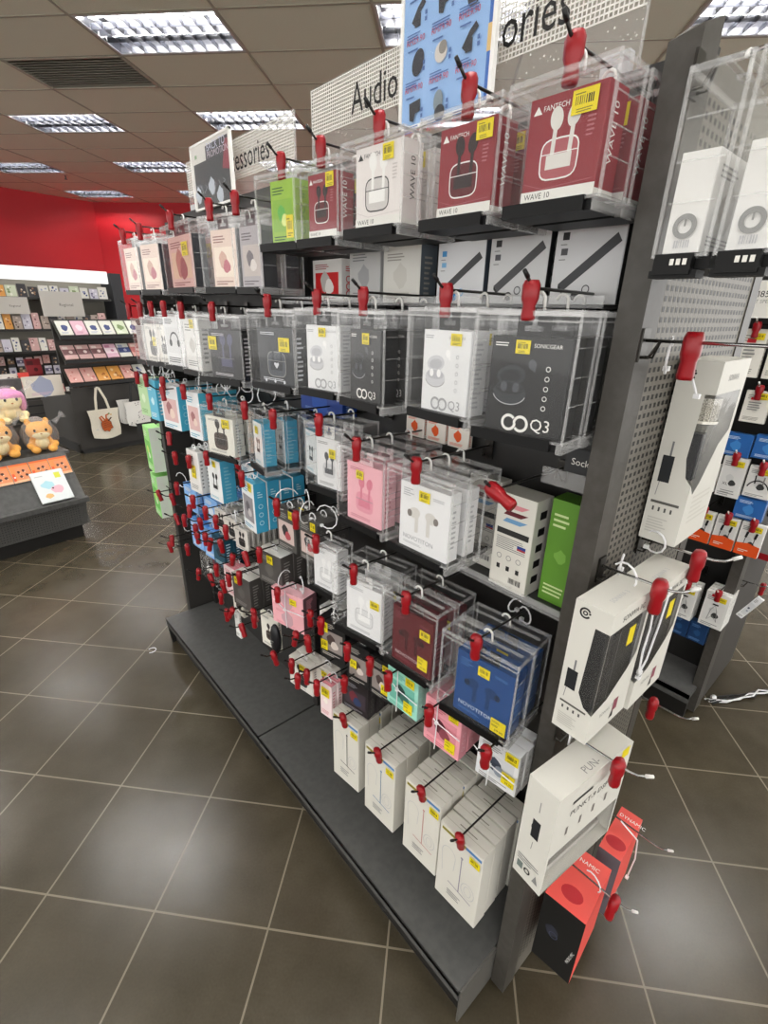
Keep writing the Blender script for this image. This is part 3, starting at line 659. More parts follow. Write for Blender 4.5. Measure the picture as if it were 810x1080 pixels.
mb = MB(); mb.hexa([(.54, 2.10, 0), (.66, 2.10, 0), (.66, 2.116, 0), (.54, 2.116, 0), (.529, 2.10, .11), (.66, 2.10, .11), (.66, 2.116, .11), (.529, 2.116, .11)], KICKM); part(mb, 'base_bracket')
mb = MB(); mb.box(1.04, 1.06, .306, 2.12, .1, 1.7, PANELM); part(mb, 'rear_panel')
# narrow shelves behind the pegs
def shelf(y0, y1, z, x0, label, strip=None):
    o = bpy.data.objects.new('narrow_shelf', None); COL.objects.link(o); o.location = (x0, (y0 + y1) / 2, z)
    m = MB(); m.box(0, .7605 - x0, -(y1 - y0) / 2, (y1 - y0) / 2, -.004, 0, M('#3a3a3a', .45)); m.build('shelf_board', o)
    m = MB(); m.box(-.004, 0, -(y1 - y0) / 2, (y1 - y0) / 2, -.004, .012, EDGE); m.build('clear_shelf_edge', o)
    return tag(o, label, 'shelf')
shelf(.345, 1.19, 1.512, .70, 'narrow shelf behind the top pegs carrying soundbar cartons')
shelf(.315, .62, 1.028, .685, 'narrow shelf with clear edge carrying tall white cartons')
shelf(1.225, 2.09, 1.27, .715, 'narrow shelf behind the second row of far bay pegs')
mb = MB(); mb.box(0, .002, -.032, .026, -.018, .02, M('#2c2d2f')); d = D(mb, (0, .026, -.018), (0, -1, 0), (0, 0, 1), .058, .038); d.txt('Sockets', .18, .34, .26, PAPER)
o = mb.build('price_card', None, (.698, .335, 1.292)); m2 = MB(); m2.box(-.004, .0, -.03, .06, -.045, -.018, EDGE); m2.build('clear_card_holder', o)
tag(o, 'black shelf card with white writing beside the grey end frame', 'shelf card')

def simple_box(name, kind, y0, y1, z, h, x, d, label, cat='carton', yaw=0, tilt=0, st=None):
    return tag(pack(name, kind, y1 - y0, d, h, (x, (y0 + y1) / 2, z), yaw, tilt, st), label, cat)
simple_box('soundbar_carton', 'bar_a', .582, .690, 1.514, .098, .735, .045, 'white soundbar carton with blue icons behind the top pegs')
simple_box('soundbar_carton', 'bar_b', .462, .572, 1.514, .108, .735, .045, 'white carton showing a dark diagonal soundbar, second from the end frame')
simple_box('soundbar_carton', 'bar_c', .347, .452, 1.514, .110, .735, .045, 'white carton with dark speaker picture next to the grey end frame')
simple_box('soundbar_carton', 'text_white', .735, .842, 1.514, .102, .735, .045, 'white carton with lines of print and grey side behind the top pegs')
simple_box('soundbar_carton', 'plain_grey', .852, .955, 1.514, .108, .735, .045, 'plain grey carton behind the top pegs')
simple_box('charger_carton', 'red_white', .985, 1.10, 1.514, .09, .735, .04, 'red and white carton beside the plain grey one on the narrow shelf')
simple_box('charger_carton', 'red_white', 1.27, 1.40, 1.545, .09, .74, .03, 'red and white carton behind the peach boxes')
simple_box('tall_carton', 'tall_white', .392, .470, 1.030, .182, .690, .05, 'tall white carton with coloured rhombs, nearer the green carton')
simple_box('tall_carton', 'tall_white', .490, .565, 1.030, .182, .728, .03, 'tall white carton with coloured rhombs, partly behind clear cases')
simple_box('tall_carton', 'tall_green', .318, .378, 1.03, .19, .712, .045, 'tall green carton between white cartons and the end frame')
for i in range(3): simple_box('cable_pack', 'orange_card', .60 + .062 * i, .655 + .062 * i, 1.243, .05, .757, .012, ('orange and white cable card nearest the Q3 black box', 'orange and white cable card in the middle of three', 'orange and white cable card furthest along the shelf of three')[i] .replace('Q3 ', ''), 'cable pack')
simple_box('cable_carton', 'royal_blue', .98, 1.17, 1.245, .055, .73, .045, 'royal blue carton lying behind the heart box case')
simple_box('cable_carton', 'royal_blue', 1.04, 1.15, 1.14, .07, .735, .03, 'royal blue pack with white ties behind the teal boxes')
simple_box('cable_carton', 'plain_grey', 1.045, 1.145, 1.045, .085, .735, .03, 'pale grey carton below the royal blue pack')

# ------------------------------------------------------------------ bay one, top row
S1 = (.82, .86, .026, .022)
case_stack('maroon box with white earbuds', .378, .580, 1.618, .130, .126, 'wave_white', .094, .103, 2, 0, .058, -.006, 1.768, .585, (.74, .86, .030, .022), pitch=.068, bd=.043)
case_stack('maroon box with dark earbuds', .523, .580, 1.617, .136, .126, 'wave_dark', .094, .103, 2, 0, .058, -.010, 1.768, .585, (.82, .88, .026, .02), pitch=.07, bd=.043)
case_stack('pale box with silvery earbuds', .700, .580, 1.620, .142, .126, 'wave_pale', .108, .110, 2, 2, .058, -.010, 1.768, .585, (.72, .88, .024, .021), pitch=.07, bd=.043)
case_stack('narrower maroon box beside the lime one', .857, .582, 1.616, .126, .124, 'wave_dark', .080, .100, 2, 4, .056, -.01, 1.766, .585, (.8, .88, .022, .022), pitch=.066)
case_stack('lime green box', .992, .585, 1.618, .140, .126, 'lime', .074, .108, 2, 8, .056, -.004, 1.766, .585, (.8, .25, .022, .04), pitch=.066)
# ------------------------------------------------------------------ bay one, second row
case_stack('black box with silver loop emblem by the end frame', .381, .575, 1.342, .144, .161, 'q3_black', .114, .130, 3, 5, .055, -.006, 1.527, .575, (.42, .9, .021, .017), BLACK, pitch=.060, lockx=-.01)
case_stack('white box with loop emblem beside the black one', .531, .578, 1.347, .142, .158, 'q3_white', .100, .127, 3, -3, .055, -.008, 1.527, .575, (.72, .9, .022, .017), BLACK, pitch=.062)
case_stack('black box with loop emblem between two white ones', .718, .575, 1.338, .140, .160, 'q3_black', .092, .130, 3, -3, .055, -.004, 1.525, .57, (.55, .88, .021, .019), BLACK, pitch=.062)
case_stack('narrow white box with loop emblem beside the heart box', .860, .578, 1.340, .128, .160, 'q3_white', .098, .128, 3, 8, .055, -.01, 1.523, .57, (.5, .9, .021, .017), BLACK, pitch=.062)
case_stack('dark box with a small heart', 1.045, .578, 1.330, .165, .165, 'dark_heart', .130, .122, 2, 8, .055, -.006, 1.515, .565, (.76, .72, .038, .03), BLACK, pitch=.062)
# ------------------------------------------------------------------ bay one, third row
case_stack('white box with two cream earbuds', .565, .585, 1.080, .155, .160, 'novo_white', .118, .129, 3, 2, .042, -.008, 1.258, .565, (.52, .86, .026, .02), None, boxes=2, pitch=.0465, bd=.030)
case_stack('pink earbud box', .730, .585, 1.082, .140, .162, 'novo_pink', .104, .132, 3, 3, .052, -.004, 1.260, .565, (.4, .82, .022, .018), M('#d9b9bd'), boxes=2, pitch=.055, bd=.04)
case_stack('white box with one grey earbud', .858, .587, 1.124, .118, .148, 'pods_graybud', .078, .118, 2, 8, .052, -.006, 1.285, .565, (.68, .72, .02, .02), M('#d8d8d6'), pitch=.056)
hook((PX, .405, 1.252), .215, 0, 'empty black wire peg hook in front of the tall white cartons')
lock((.578, .405, 1.256), 0, 'red stop lock lying sideways on the empty black peg', 0, None, 1.1, -68)
# ------------------------------------------------------------------ bay one, fourth row
case_stack('blue earbud box', .402, .587, .795, .152, .172, 'novo_blue', .116, .138, 2, 6, .055, -.012, .984, .565, (.5, .84, .024, .02), M('#10161f'), pitch=.064, bd=.042, st2=(.84, .12, .03, .03), price='59.90', ltilt=0)
case_stack('dark maroon earbud box', .575, .587, .803, .142, .170, 'novo_maroon', .108, .138, 2, 4, .055, -.004, .986, .565, (.82, .74, .026, .02), M('#2a1013'), pitch=.064, bd=.042, st2=(.8, .22, .026, .03), price='59.90')
case_stack('white box with a pale stem earbud', .740, .587, .796, .150, .165, 'pods_white', .104, .140, 2, 10, .055, -.012, .976, .565, (.82, .72, .026, .02), M('#d5d5d4'), pitch=.064, bd=.042)
case_stack('small white box in a case beside the pink cartons', .885, .592, .845, .105, .135, 'pods_white', .085, .112, 1, 8, .052, -.004, .995, .565, None, None)
# ------------------------------------------------------------------ bay one, small packs
pack_stack('mint green earphone pack', 'hanging_pack', .597, .600, .775, .092, .105, .022, 'mint', 2, 3, .79, .545, (.75, .86, .026, .022), st2=(.72, .2, .026, .028), price='59.90')
pack_stack('rose pink earphone pack', 'hanging_pack', .478, .600, .772, .092, .115, .028, 'pink_pack', 3, 4, .786, .545, (.8, .88, .024, .022), st2=(.76, .2, .026, .028), price='59.90')
pack_stack('white earphone pack with two yellow stickers', 'hanging_pack', .345, .604, .775, .085, .098, .022, 'white_pack', 3, 6, .79, .55, (.82, .86, .026, .022), st2=(.8, .32, .026, .028), price='59.90')
for y, z0, z1, nm in ((.597, .665, .775, 'mint green pack'), (.478, .652, .772, 'rose pink pack'), (.345, .672, .775, 'white pack under the blue box')):
    mb = MB(); f = .5960
    mb.tube([(f, y + .012, z1 + .004), (f - .001, y + .01, (z0 + z1) / 2), (f, y + .012, z0 - .004)], .0013, TIE, 5); mb.tube([(f, y + .05, z1 - .035), (f - .001, y + .01, z1 - .05), (f, y - .05, z1 - .052)], .0013, TIE, 5)
    mb.box(f - .005, f + .001, y + .007, y + .013, z1 - .053, z1 - .047, TIE)
    tag(mb.build('hanging_cable_tie'), f'white cable tie crossed over the {nm}', 'cable tie')
# four white cartons at the bottom
for i, (y, zt, k, nm, w) in enumerate(((.388, .488, 'stem_grey', 'white carton with grey stem drawing next to the end frame', .112), (.502, .515, 'stem_pink', 'white carton with pink stem drawing', .104), (.648, .502, 'stem_blue', 'white carton with blue stem drawing', .106), (.787, .505, 'stem_black', 'white carton with black stem drawing', .100))):
    pack_stack(nm, 'hanging_carton', y, .585, zt, w, .228, .0385, k, 4, (2, 3, 3, 6)[i], zt + .012, .565, (.84, .86, .026, .02), gap=.004, cat='earphone carton', tabc=False, lt=-12)
# lower middle of bay one
pack_stack('pair of white boxes low by the seam', 'hanging_pack', 1.01, .590, .545, .10, .098, .03, 'black_pods_white', 2, 10, .56, .55, (.6, .86, .024, .02))
pack_stack('white box with black earbuds tucked behind', 'hanging_pack', .93, .62, .56, .07, .1, .03, 'black_pods_white', 1, 10, .575, .55, (.5, .8, .022, .02))
pack_stack('black photo bag with crossed ties', 'hanging_pack', .852, .595, .772, .085, .115, .024, 'black_bag', 2, 14, .786, .55, (.2, .78, .024, .03), st2=(.2, .3, .022, .03))
pack_stack('black photo bag beside the white stem box', 'hanging_pack', .752, .600, .752, .07, .115, .024, 'black_bag', 3, 12, .766, .555, (.3, .5, .02, .024))
pack_stack('dark red and blue earphone bag', 'hanging_pack', .765, .600, .635, .09, .095, .03, 'black_red', 3, 10, .66, .555, None)
pack_stack('narrow patterned card above the base seam', 'hanging_pack', .882, .590, .555, .045, .115, .02, 'pink_white', 2, 10, .57, .55, (.5, .75, .03, .03))
pack_stack('dark bag with yellow sticker beside the mint pack', 'hanging_pack', .675, .606, .755, .07, .11, .03, 'black_bag', 2, 6, .77, .56, (.75, .85, .022, .02), st2=(.7, .3, .022, .026))
simple_pack = lambda *a, **k: pack_stack(*a, **k)
simple_pack('small white carton behind the pink pair', 'hanging_pack', .915, .63, .755, .075, .07, .04, 'plain_white', 2, 8, .77, .56)
for i, (dx, zt) in enumerate(((0, .752), (.0, .70))):
    pass
pack_stack('upper pink carton with yellow sticker', 'hanging_pack', 1.065, .590, .755, .125, .058, .055, 'pink_box', 1, 14, .772, .55, (.7, .6, .026, .02))
pack_stack('lower pink carton under the stickered one', 'hanging_pack', 1.065, .590, .696, .125, .058, .055, 'pink_box', 1, 14, .772, .55, None, wire=False, tabc=False)
mb = MB(); mb.tube([(.588, 1.07, .76), (.586, 1.07, .70), (.588, 1.07, .635)], .0014, TIE, 5); mb.tube([(.577, 1.125, .716), (.583, 1.07, .70), (.603, 1.0, .702)], .0014, TIE, 5); mb.box(.580, .586, 1.065, 1.073, .697, .704, TIE)
tag(mb.build('hanging_cable_tie'), 'white cable tie binding the two pink cartons', 'cable tie')

# ------------------------------------------------------------------ far bay
S = .6
case_stack('peach box with yellow sticker', 1.54, .578, 1.542, .235, .165, 'peach', .19, .135, 2, -2, .055, -.004, 1.725, .56, (.72, .74, .045, .034), M('#5c2a30'))
case_stack('narrow peach box behind the stickered one', 1.285, .585, 1.540, .150, .162, 'peach_pale', .10, .13, 2, 10, .055, -.01, 1.722, .56, None, M('#4a3438'))
case_stack('grey photo box next to the lime one', 1.150, .590, 1.538, .110, .160, 'grey_photo', .085, .13, 2, 6, .055, -.006, 1.720, .56, None, M('#4a3438'))
case_stack('pale peach box nearest the far end', 1.985, .580, 1.540, .15, .16, 'peach_pale', .12, .13, 2, 4, .055, 0, 1.72, .56, None, None)
case_stack('pale peach box second from the far end', 1.81, .585, 1.540, .15, .16, 'peach_pale', .12, .13, 2, 8, .055, 0, 1.72, .56, None, None)
case_stack('dark box with purple earbuds', 1.33, .578, 1.312, .20, .165, 'dark_pods', .135, .125, 2, 12, .055, -.02, 1.498, .56, (.12, .72, .036, .034), M('#3c3236'))
case_stack('white box with bright sticker at the top', 1.545, .585, 1.312, .13, .165, 'plain_white', .10, .15, 2, 4, .055, 0, 1.498, .56, (.6, .88, .026, .024), None)
case_stack('white headset box', 1.69, .585, 1.312, .13, .168, 'headset_white', .115, .155, 2, 10, .055, 0, 1.50, .56, None, None)
case_stack('white box with three black earbuds', 1.81, .590, 1.312, .092, .15, 'black_pods_white', .08, .12, 2, 8, .055, 0, 1.498, .56, None, None)
case_stack('white box with black charging case and sticker', 1.925, .590, 1.305, .125, .16, 'black_pods_white', .12, .125, 2, 4, .055, 0, 1.495, .56, (.66, .55, .03, .03), None)
case_stack('pale grey box at the far end', 2.055, .590, 1.300, .12, .15, 'plain_grey', .10, .12, 2, 0, .055, 0, 1.49, .56, None, None)
Y_ = (.5, .86, .026, .022)
pack_stack('tall pale green pack', 'hanging_pack', 2.075, .580, 1.236, .085, .145, .03, 'green_pale', 3, 6, 1.25, .555)
pack_stack('narrow cyan pack beside the pale green one', 'hanging_pack', 1.968, .580, 1.240, .07, .148, .03, 'cyan_strip', 3, 6, 1.252, .555)
pack_stack('white pack with cyan side and photo', 'hanging_pack', 1.785, .580, 1.243, .12, .152, .045, 'cyan', 3, 8, 1.262, .555, None)
pack_stack('second white pack with cyan side beside the black earbud case', 'hanging_pack', 1.60, .590, 1.243, .085, .152, .045, 'cyan', 3, 6, 1.258, .555, None)
case_stack('cream box with a brown charging case', 1.40, .588, 1.075, .165, .150, 'pods_black', .125, .115, 2, 14, .055, .012, 1.256, .555, (.75, .85, .034, .026), M('#2a2a2a'))
case_stack('narrow cream box with teal side', 1.18, .592, 1.095, .12, .150, 'teal_buds', .062, .118, 2, -8, .055, .01, 1.266, .555, (.5, .82, .022, .02), None)
case_stack('second cream box with teal side by the upright', 1.035, .66, 1.10, .10, .145, 'teal_buds', .06, .11, 1, -8, .05, 0, 1.268, .555, None, None)
pack_stack('white card with big yellow sticker', 'hanging_pack', 1.635, .580, 1.045, .08, .150, .02, 'plain_white', 3, 6, 1.02, .555, (.5, .5, .03, .045))
pack_stack('white pack with black earbud print and teal side', 'hanging_pack', 1.475, .585, 1.050, .085, .140, .05, 'teal_buds', 1, 4, 1.07, .555, (.6, .9, .02, .02))
pack_stack('white fronted teal carton with ties', 'hanging_pack', 1.235, .580, 1.045, .085, .150, .038, 'teal', 4, -4, 1.066, .555, (.75, .9, .022, .024))
pack_stack('teal carton behind the brown charging case', 'hanging_pack', 1.35, .64, 1.055, .085, .13, .04, 'teal', 3, -2, 1.068, .6, None)
pack_stack('dark grey carton with pink photo and ties', 'hanging_pack', 1.045, .590, 1.015, .085, .115, .032, 'dark_photo', 2, 4, 1.04, .555, (.8, .92, .02, .022))
pack_stack('dark grey carton beside the clear case', 'hanging_pack', .955, .600, 1.01, .075, .112, .032, 'dark_photo', 3, 4, 1.035, .555, (.8, .92, .02, .022))
pack_stack('light blue pouch under the white card', 'hanging_pack', 1.72, .585, .895, .10, .10, .02, 'light_blue', 5, 4, .905, .53, gap=.012)
pack_stack('second light blue pouch nearer the upright', 'hanging_pack', 1.575, .600, .885, .10, .10, .02, 'light_blue', 5, 4, .898, .53, gap=.012)
pack_stack('lower light blue pouch with white barcode', 'hanging_pack', 1.69, .580, .770, .085, .115, .03, 'light_blue', 2, 6, .79, .53)
pack_stack('lower light blue pouch next in line', 'hanging_pack', 1.585, .585, .768, .085, .115, .03, 'light_blue', 2, 6, .788, .53)
for i, (y, z) in enumerate(((1.50, .865), (1.42, .86), (1.35, .85))):
    pack_stack(('white tagged card over the dark teal pack', 'white tagged card in the middle of the tied cluster', 'white tagged card nearest the teal cartons')[i], 'hanging_pack', y, .60, z, .07, .075, .008, 'black_pods_white', 6, 8, z + .014, .54, gap=.012)
pack_stack('dark teal pack under the tagged cards', 'hanging_pack', 1.505, .582, .770, .075, .115, .035, 'dark_teal', 2, 6, .785, .53)
pack_stack('slim crimson pack beside the dark teal one', 'hanging_pack', 1.575, .59, .74, .03, .12, .03, 'novo_maroon', 1, 6, .765, .53)
pack_stack('dark grey carton with white top and yellow sticker', 'hanging_pack', 1.345, .580, .685, .10, .118, .045, 'dark_grey', 2, 8, .70, .53, (.3, .82, .026, .026))
pack_stack('dark grey carton with white top behind the pink ones', 'hanging_pack', 1.155, .590, .845, .105, .105, .045, 'dark_grey', 2, 10, .86, .55, (.55, .8, .026, .026))
pack_stack('pink topped white card', 'hanging_pack', 1.44, .585, .68, .075, .115, .022, 'pink_white', 2, 6, .695, .53)
pack_stack('cream card with yellow drawing', 'hanging_pack', 1.43, .60, .575, .065, .09, .02, 'pods_black', 2, 6, .59, .53)
pack_stack('thin white card strip over the base shelf', 'hanging_pack', 1.395, .575, .525, .032, .105, .006, 'plain_white', 1, 6, .54, .53)
pack_stack('cream round-print card with a black pouch', 'hanging_pack', 1.185, .590, .615, .085, .12, .012, 'pods_black', 1, 10, .63, .53)
mb = MB(); mb.ellipsoid((0, 0, 0), (.014, .02, .055), M('#17181b', .35)); d = D(mb, (-.0143, .014, -.02), (0, -1, 0), (0, 0, 1), .028, .04); d.small(.2, .3, .8, .7, 2, GREYTXT)
tag(mb.build('hanging_pouch', None, (.572, 1.115, .575), (0, 0, R(10)), True), 'oval black earphone pouch hanging beside the cream round-print card', 'pouch')
for i, (y, z) in enumerate(((1.66, .64), (1.60, .60), (1.72, .60))):
    o = bpy.data.objects.new('hanging_earphones', None); COL.objects.link(o); o.location = (.60, y, z)
    m = MB(); m.box(0, .012, -.03, .03, -.09, .01, clear_mat('bag_film', .15, rough=.1) if i == 0 else BAG); m.build('clear_bag', o)
    m = MB()
    for k in range(3): m.tube([(.006 + .002 * k, (.018 - .003 * k) * math.cos(a), -.045 + (.028 - .004 * k) * math.sin(a)) for a in [R(t_) for t_ in range(0, 360, 30)]], .0016, BLACK, 5, True)
    m.build('coiled_cable', o, smooth=True)
    for s in (-.012, .014):
        m = MB(); m.ellipsoid((.0, s, -.072), (.007, .008, .009), WHITE if i == 0 else BLACK, 8, 6); m.build('earbud', o, smooth=True)
    tag(o, ('coiled earphones with white buds under the light blue pouches', 'coiled dark earphones in clear bag over the far base shelf', 'coiled dark earphones nearest the far end panel')[i], 'earphones')
# spare pegs with red locks between the hanging packs
SP = [(1.257, 1.742, 1.235), (1.08, 1.742, 1.081), (1.018, 1.712, 1.018), (.844, 1.635, .844), (.833, 1.814, .833), (.827, 1.22, .827), (.821, 1.552, .821), (.80, 1.975, .801),
      (.798, 1.395, .798), (.79, 1.31, .781), (.78, 1.479, .772), (.764, 1.603, .752), (.757, 1.80, .757), (.755, 1.277, .735), (.657, 1.722, .657), (.64, 1.417, .64), (.631, 1.893, .631),
      (.627, 1.198, .640), (.618, 1.523, .618), (.59, 1.633, .59), (.583, 1.94, .583), (.589, 1.36, .560), (.535, 1.30, .53), (.734, .896, .714), (.704, .953, .694), (.566, 1.09, .545), (.555, .956, .55)]
rows = [('second', 1.2), ('third', 1.0), ('fourth', .79), ('fifth', .68), ('sixth', 0)]
ordn = 'first second third fourth fifth sixth seventh eighth ninth tenth eleventh twelfth'.split()
cnt = {}
for _, y, z in sorted(SP, key=lambda t_: -t_[1]):
    rw = next(r for r, zz in rows if z >= zz); cnt[rw] = cnt.get(rw, 0) + 1
    nth = ordn[cnt[rw] - 1]
    hook((PX, y, z), PX - .525, 0, f'bare wire peg, {nth} from the far end in the {rw} row down')
    lock((.548, y, z + .002), 0, f'red stop lock on the {nth} bare peg from the far end, {rw} row down', random.uniform(-10, 10), None, 1, random.uniform(-25, 25))
    if random.random() < .55:
        pass
# loose cable ties along the third row of the far bay
rn = random.Random(11)
for i in range(16):
    y = 1.22 + i * .055; x = rn.uniform(.60, .72); z = 1.275 + rn.uniform(-.012, .02)
    nm = ordn[i] if i < 12 else ('thirteenth', 'fourteenth', 'fifteenth', 'sixteenth')[i - 12]
    cable_tie(loopts((x, y, z), rn.uniform(.018, .03), 9, rn.uniform(0, 180), rn.uniform(200, 330) + 100, 'yz' if i % 2 else 'xz', rn.uniform(-.6, .6)), f'white cable tie above the far third row, {nm} from the upright')
for i, (x, y, z, r) in enumerate(((.60, 1.24, 1.07, .024), (.64, 1.25, 1.07, .022), (.68, 1.24, 1.07, .022), (.60, 1.05, 1.04, .03), (.63, 1.0, 1.045, .028), (.6, .955, 1.035, .028), (.62, .90, 1.035, .03), (.60, 1.09, .785, .026), (.62, 1.03, .785, .024), (.72, .425, .985, .014), (.72, .40, .975, .016), (.62, .86, .79, .02), (.62, 1.90, .86, .03), (.60, 1.82, .70, .026), (.6, 1.38, .88, .022), (.62, 1.44, .885, .022), (.64, 1.49, .89, .02))):
    nm = ('on the front teal carton', 'on the second teal carton', 'on the third teal carton', 'looped over the pink photo carton', 'tangled over the pink photo carton', 'looped over the carton beside the clear case', 'tangled beside the clear case', 'looped on top of the pink pair', 'curled over the pink pair', 'at the root of the blue box peg', 'hanging loose behind the blue box', 'on the crossed black photo bag', 'by the far end panel above the light blue pouches', 'by the lower light blue pouch', 'over the tagged cards near the teal cartons', 'over the middle tagged cards', 'over the tagged cards by the dark teal pack')[i]
    cable_tie(loopts((x, y, z), r, 9, 20, 300, 'xz' if i % 2 else 'yz', .4 if i % 3 else -.3), f'white cable tie {nm}')
# bright green packs on the far end frame
for i, (x, zt, h) in enumerate(((.62, 1.005, .20), (.62, .785, .20))):
    for n in range(2):
        o = pack('hanging_pack', 'green_vivid', .10, .05, h, (x + .055 * n, 2.275 - .02 * n, zt - h), -4, 0)
        tag(o, ('vivid green pack hanging past the far end panel, ' if i == 0 else 'vivid green pack lower past the far end panel, ') + ('inner one' if n else 'outer one'), 'earphone pack')
    for s in (0, 1):
        hook((.655 + .03 * s, 2.16, zt - .05 - .05 * s), .20, R(-90), ('thin wire peg of the upper vivid green packs' if i == 0 else 'thin wire peg of the lower vivid green packs') + (', inner' if s else ', outer'))

# ------------------------------------------------------------------ signs on top of the gondola
def banner(y0, y1, z0, zg, z1, texts, label):
    """acrylic banner: printed white grid band zg..z1, clear below; texts [(string, y of left end, z base, size)]"""
    o = bpy.data.objects.new('acrylic_sign', None); COL.objects.link(o); o.location = (.80, (y0 + y1) / 2, z0)
    yc = (y0 + y1) / 2
    m = MB(); w = y1 - y0
    m.box(0, .004, -w / 2, w / 2, 0, z1 - z0, SIGNCLR); m.box(-.0005, .0045, -w / 2 - .002, -w / 2, 0, z1 - z0, EDGE); m.box(-.0005, .0045, w / 2, w / 2 + .002, 0, z1 - z0, EDGE); m.box(-.0005, .0045, -w / 2, w / 2, z1 - z0, z1 - z0 + .002, EDGE)
    m.build('acrylic_sheet', o)
    m = MB(); d = D(m, (0, w / 2, zg - z0), (0, -1, 0), (0, 0, 1), w, z1 - zg); p = .0068; gm = M('#dcdad4', .5)
    n = int(w / p)
    for i in range(n + 1): d.k = .0003; d.rect(i * p / w, 0, (i * p + .0022) / w, 1, gm)
    k = int((z1 - zg) / p)
    for j in range(k + 1): d.k = .00035; d.rect(0, j * p / d.h, 1, min(1, (j * p + .0022) / d.h), gm)
    rn = random.Random(4)
    d.k = .0003
    for i in range(260):
        u, v = rn.random(), -rn.random() * (zg - z0) / d.h; d.k = .0003; q = rn.uniform(.0006, .0016) / w; d.ell(u, v, q, gm, n=5)
    d.k = .001
    for t_, y, z, sz, al in texts: d.txt(t_, (y1 - y) / w, (z - zg) / d.h, sz / w, BLACK, 0, al, .8)
    m.build('printed_band', o)
    m = MB()
    for y in (-w / 2 + .03, w / 2 - .03): m.box(-.004, .010, y - .02, y + .02, 0, .03, SILVER)
    m.build('sign_clip', o)
    return tag(o, label, 'sign')
banner(.408, 1.182, 1.80, 1.872, 1.962, [('Audio', 1.030, 1.886, .076, 'l'), ('Accessories', .520, 1.888, .076, 'r')], 'clear acrylic banner with white grid reading Audio Accessories behind the blue poster')
banner(1.262, 1.95, 1.79, 1.846, 1.945, [('Accessories', 1.385, 1.868, .078, 'r')], 'clear acrylic banner with white grid partly behind the dark promotion poster')
def poster(y0, y1, z0, z1, name, label, art, border=WHITE):
    o = bpy.data.objects.new(name, None); COL.objects.link(o); o.location = (.765, (y0 + y1) / 2, z0); w, h = y1 - y0, z1 - z0
    m = MB(); m.box(0, .003, -w / 2, w / 2, 0, h, PAPER); d = D(m, (0, w / 2, 0), (0, -1, 0), (0, 0, 1), w, h); art(d); m.build('printed_sheet', o)
    m = MB()
    for c in ((-w / 2 - .007, -w / 2 + .001), (w / 2 - .001, w / 2 + .007)): m.box(-.002, .006, c[0], c[1], -.005, h + .005, border)
    m.box(-.002, .006, -w / 2 - .007, w / 2 + .007, h, h + .006, border); m.box(-.002, .006, -w / 2 - .007, w / 2 + .007, -.006, 0, border)
    m.build('frame', o); m = MB(); m.face([(-.0035, w / 2, 0), (-.0035, -w / 2, 0), (-.0035, -w / 2, h), (-.0035, w / 2, h)], CLEAR); m.build('clear_cover', o)
    return tag(o, label, 'poster')
def art_blue(d):
    d.rect(0, 0, 1, 1, M('#8fb4e2', .5)); d.poly([(0, .86), (0, 1), (1, 1), (.75, .95)], M('#2f6fc4', .5)); d.rect(.955, 0, 1, 1, M('#3566b5', .5)); d.rect(.95, .74, 1, .86, M('#d9a860', .5)); d.rect(.95, .22, 1, .34, M('#d9b878', .5))
    rd = M('#c2475a', .5); nv = M('#4a6aa5', .5); dk = M('#2b2d35', .5)
    k = 0
    for r_ in range(4):
        for c in range(3):
            x, y = .17 + .3 * c, .78 - .235 * r_; k += 1
            if k % 5 == 1: d.ell(x, y, .055, M('#7d8a92', .5), .08); d.ell(x + .02, y - .06, .06, dk)
            elif k % 5 == 4: d.line([(x - .05, y - .04), (x + .02, y + .02), (x + .08, y + .05)], .05, dk); d.rect(x - .03, y - .06, x + .04, y, dk)
            elif k % 5 == 2: d.ell(x + .03, y, .07, dk, .095, rot=-20)
            elif k % 5 == 0: d.poly([(x - .06, y + .04), (x + .08, y + .05), (x + .08, y - .01), (x + .02, y - .02), (x, y - .06), (x - .05, y - .05)], dk)
            else: d.ell(x, y, .07, M('#cfc9c2', .5)); d.ell(x + .02, y + .02, .045, M('#8a857f', .5))
            d.txt('RM79.90' if k % 2 else 'RM29.90', x - .12, y - .135, .062, rd); d.small(x - .12, y - .115, x + .1, y - .075, 3, nv, k); d.small(x - .1, y + .065, x + .05, y + .085, 1, nv, k + 3)
            d.rect(x + .09, y - .02, x + .115, y, nv); d.rect(x + .09, y - .05, x + .115, y - .03, nv)
poster(.630, .832, 1.815, 2.10, 'blue_poster', 'light blue price poster with earphone pictures standing on top of the gondola', art_blue)
def art_dark(d):
    d.rect(0, 0, 1, 1, M('#d9d7d2', .5)); d.rect(.05, .0, .97, .72, M('#3f4347', .4)); d.poly([(.4, .72), (.97, .72), (.97, .95), (.4, .93)], M('#33343c', .4))
    d.poly([(.8, .5), (.97, .45), (.97, .9), (.9, .9)], M('#8a3a48', .4))
    d.txt('BACK TO', .44, .84, .11, M('#c9cde0')); d.txt('PROMOTION', .44, .73, .09, M('#d2c6d2'))
    for i in range(6): d.line([(.15 + .13 * i, .15 + .07 * (i % 3)), (.25 + .12 * i, .25 + .06 * (i % 2)), (.2 + .12 * i, .35)], .012, M('#8d949b'))
    for x, y in ((.12, .22), (.7, .12), (.5, .3)): d.blob(x, y, .09, M('#b9c2cc'), 3)
    d.rect(.1, .8, .16, .86, M('#8fae8a'))
poster(1.545, 1.815, 1.79, 1.955, 'dark_poster', 'dark grey promotion poster in white frame on top of the far bay', art_dark)

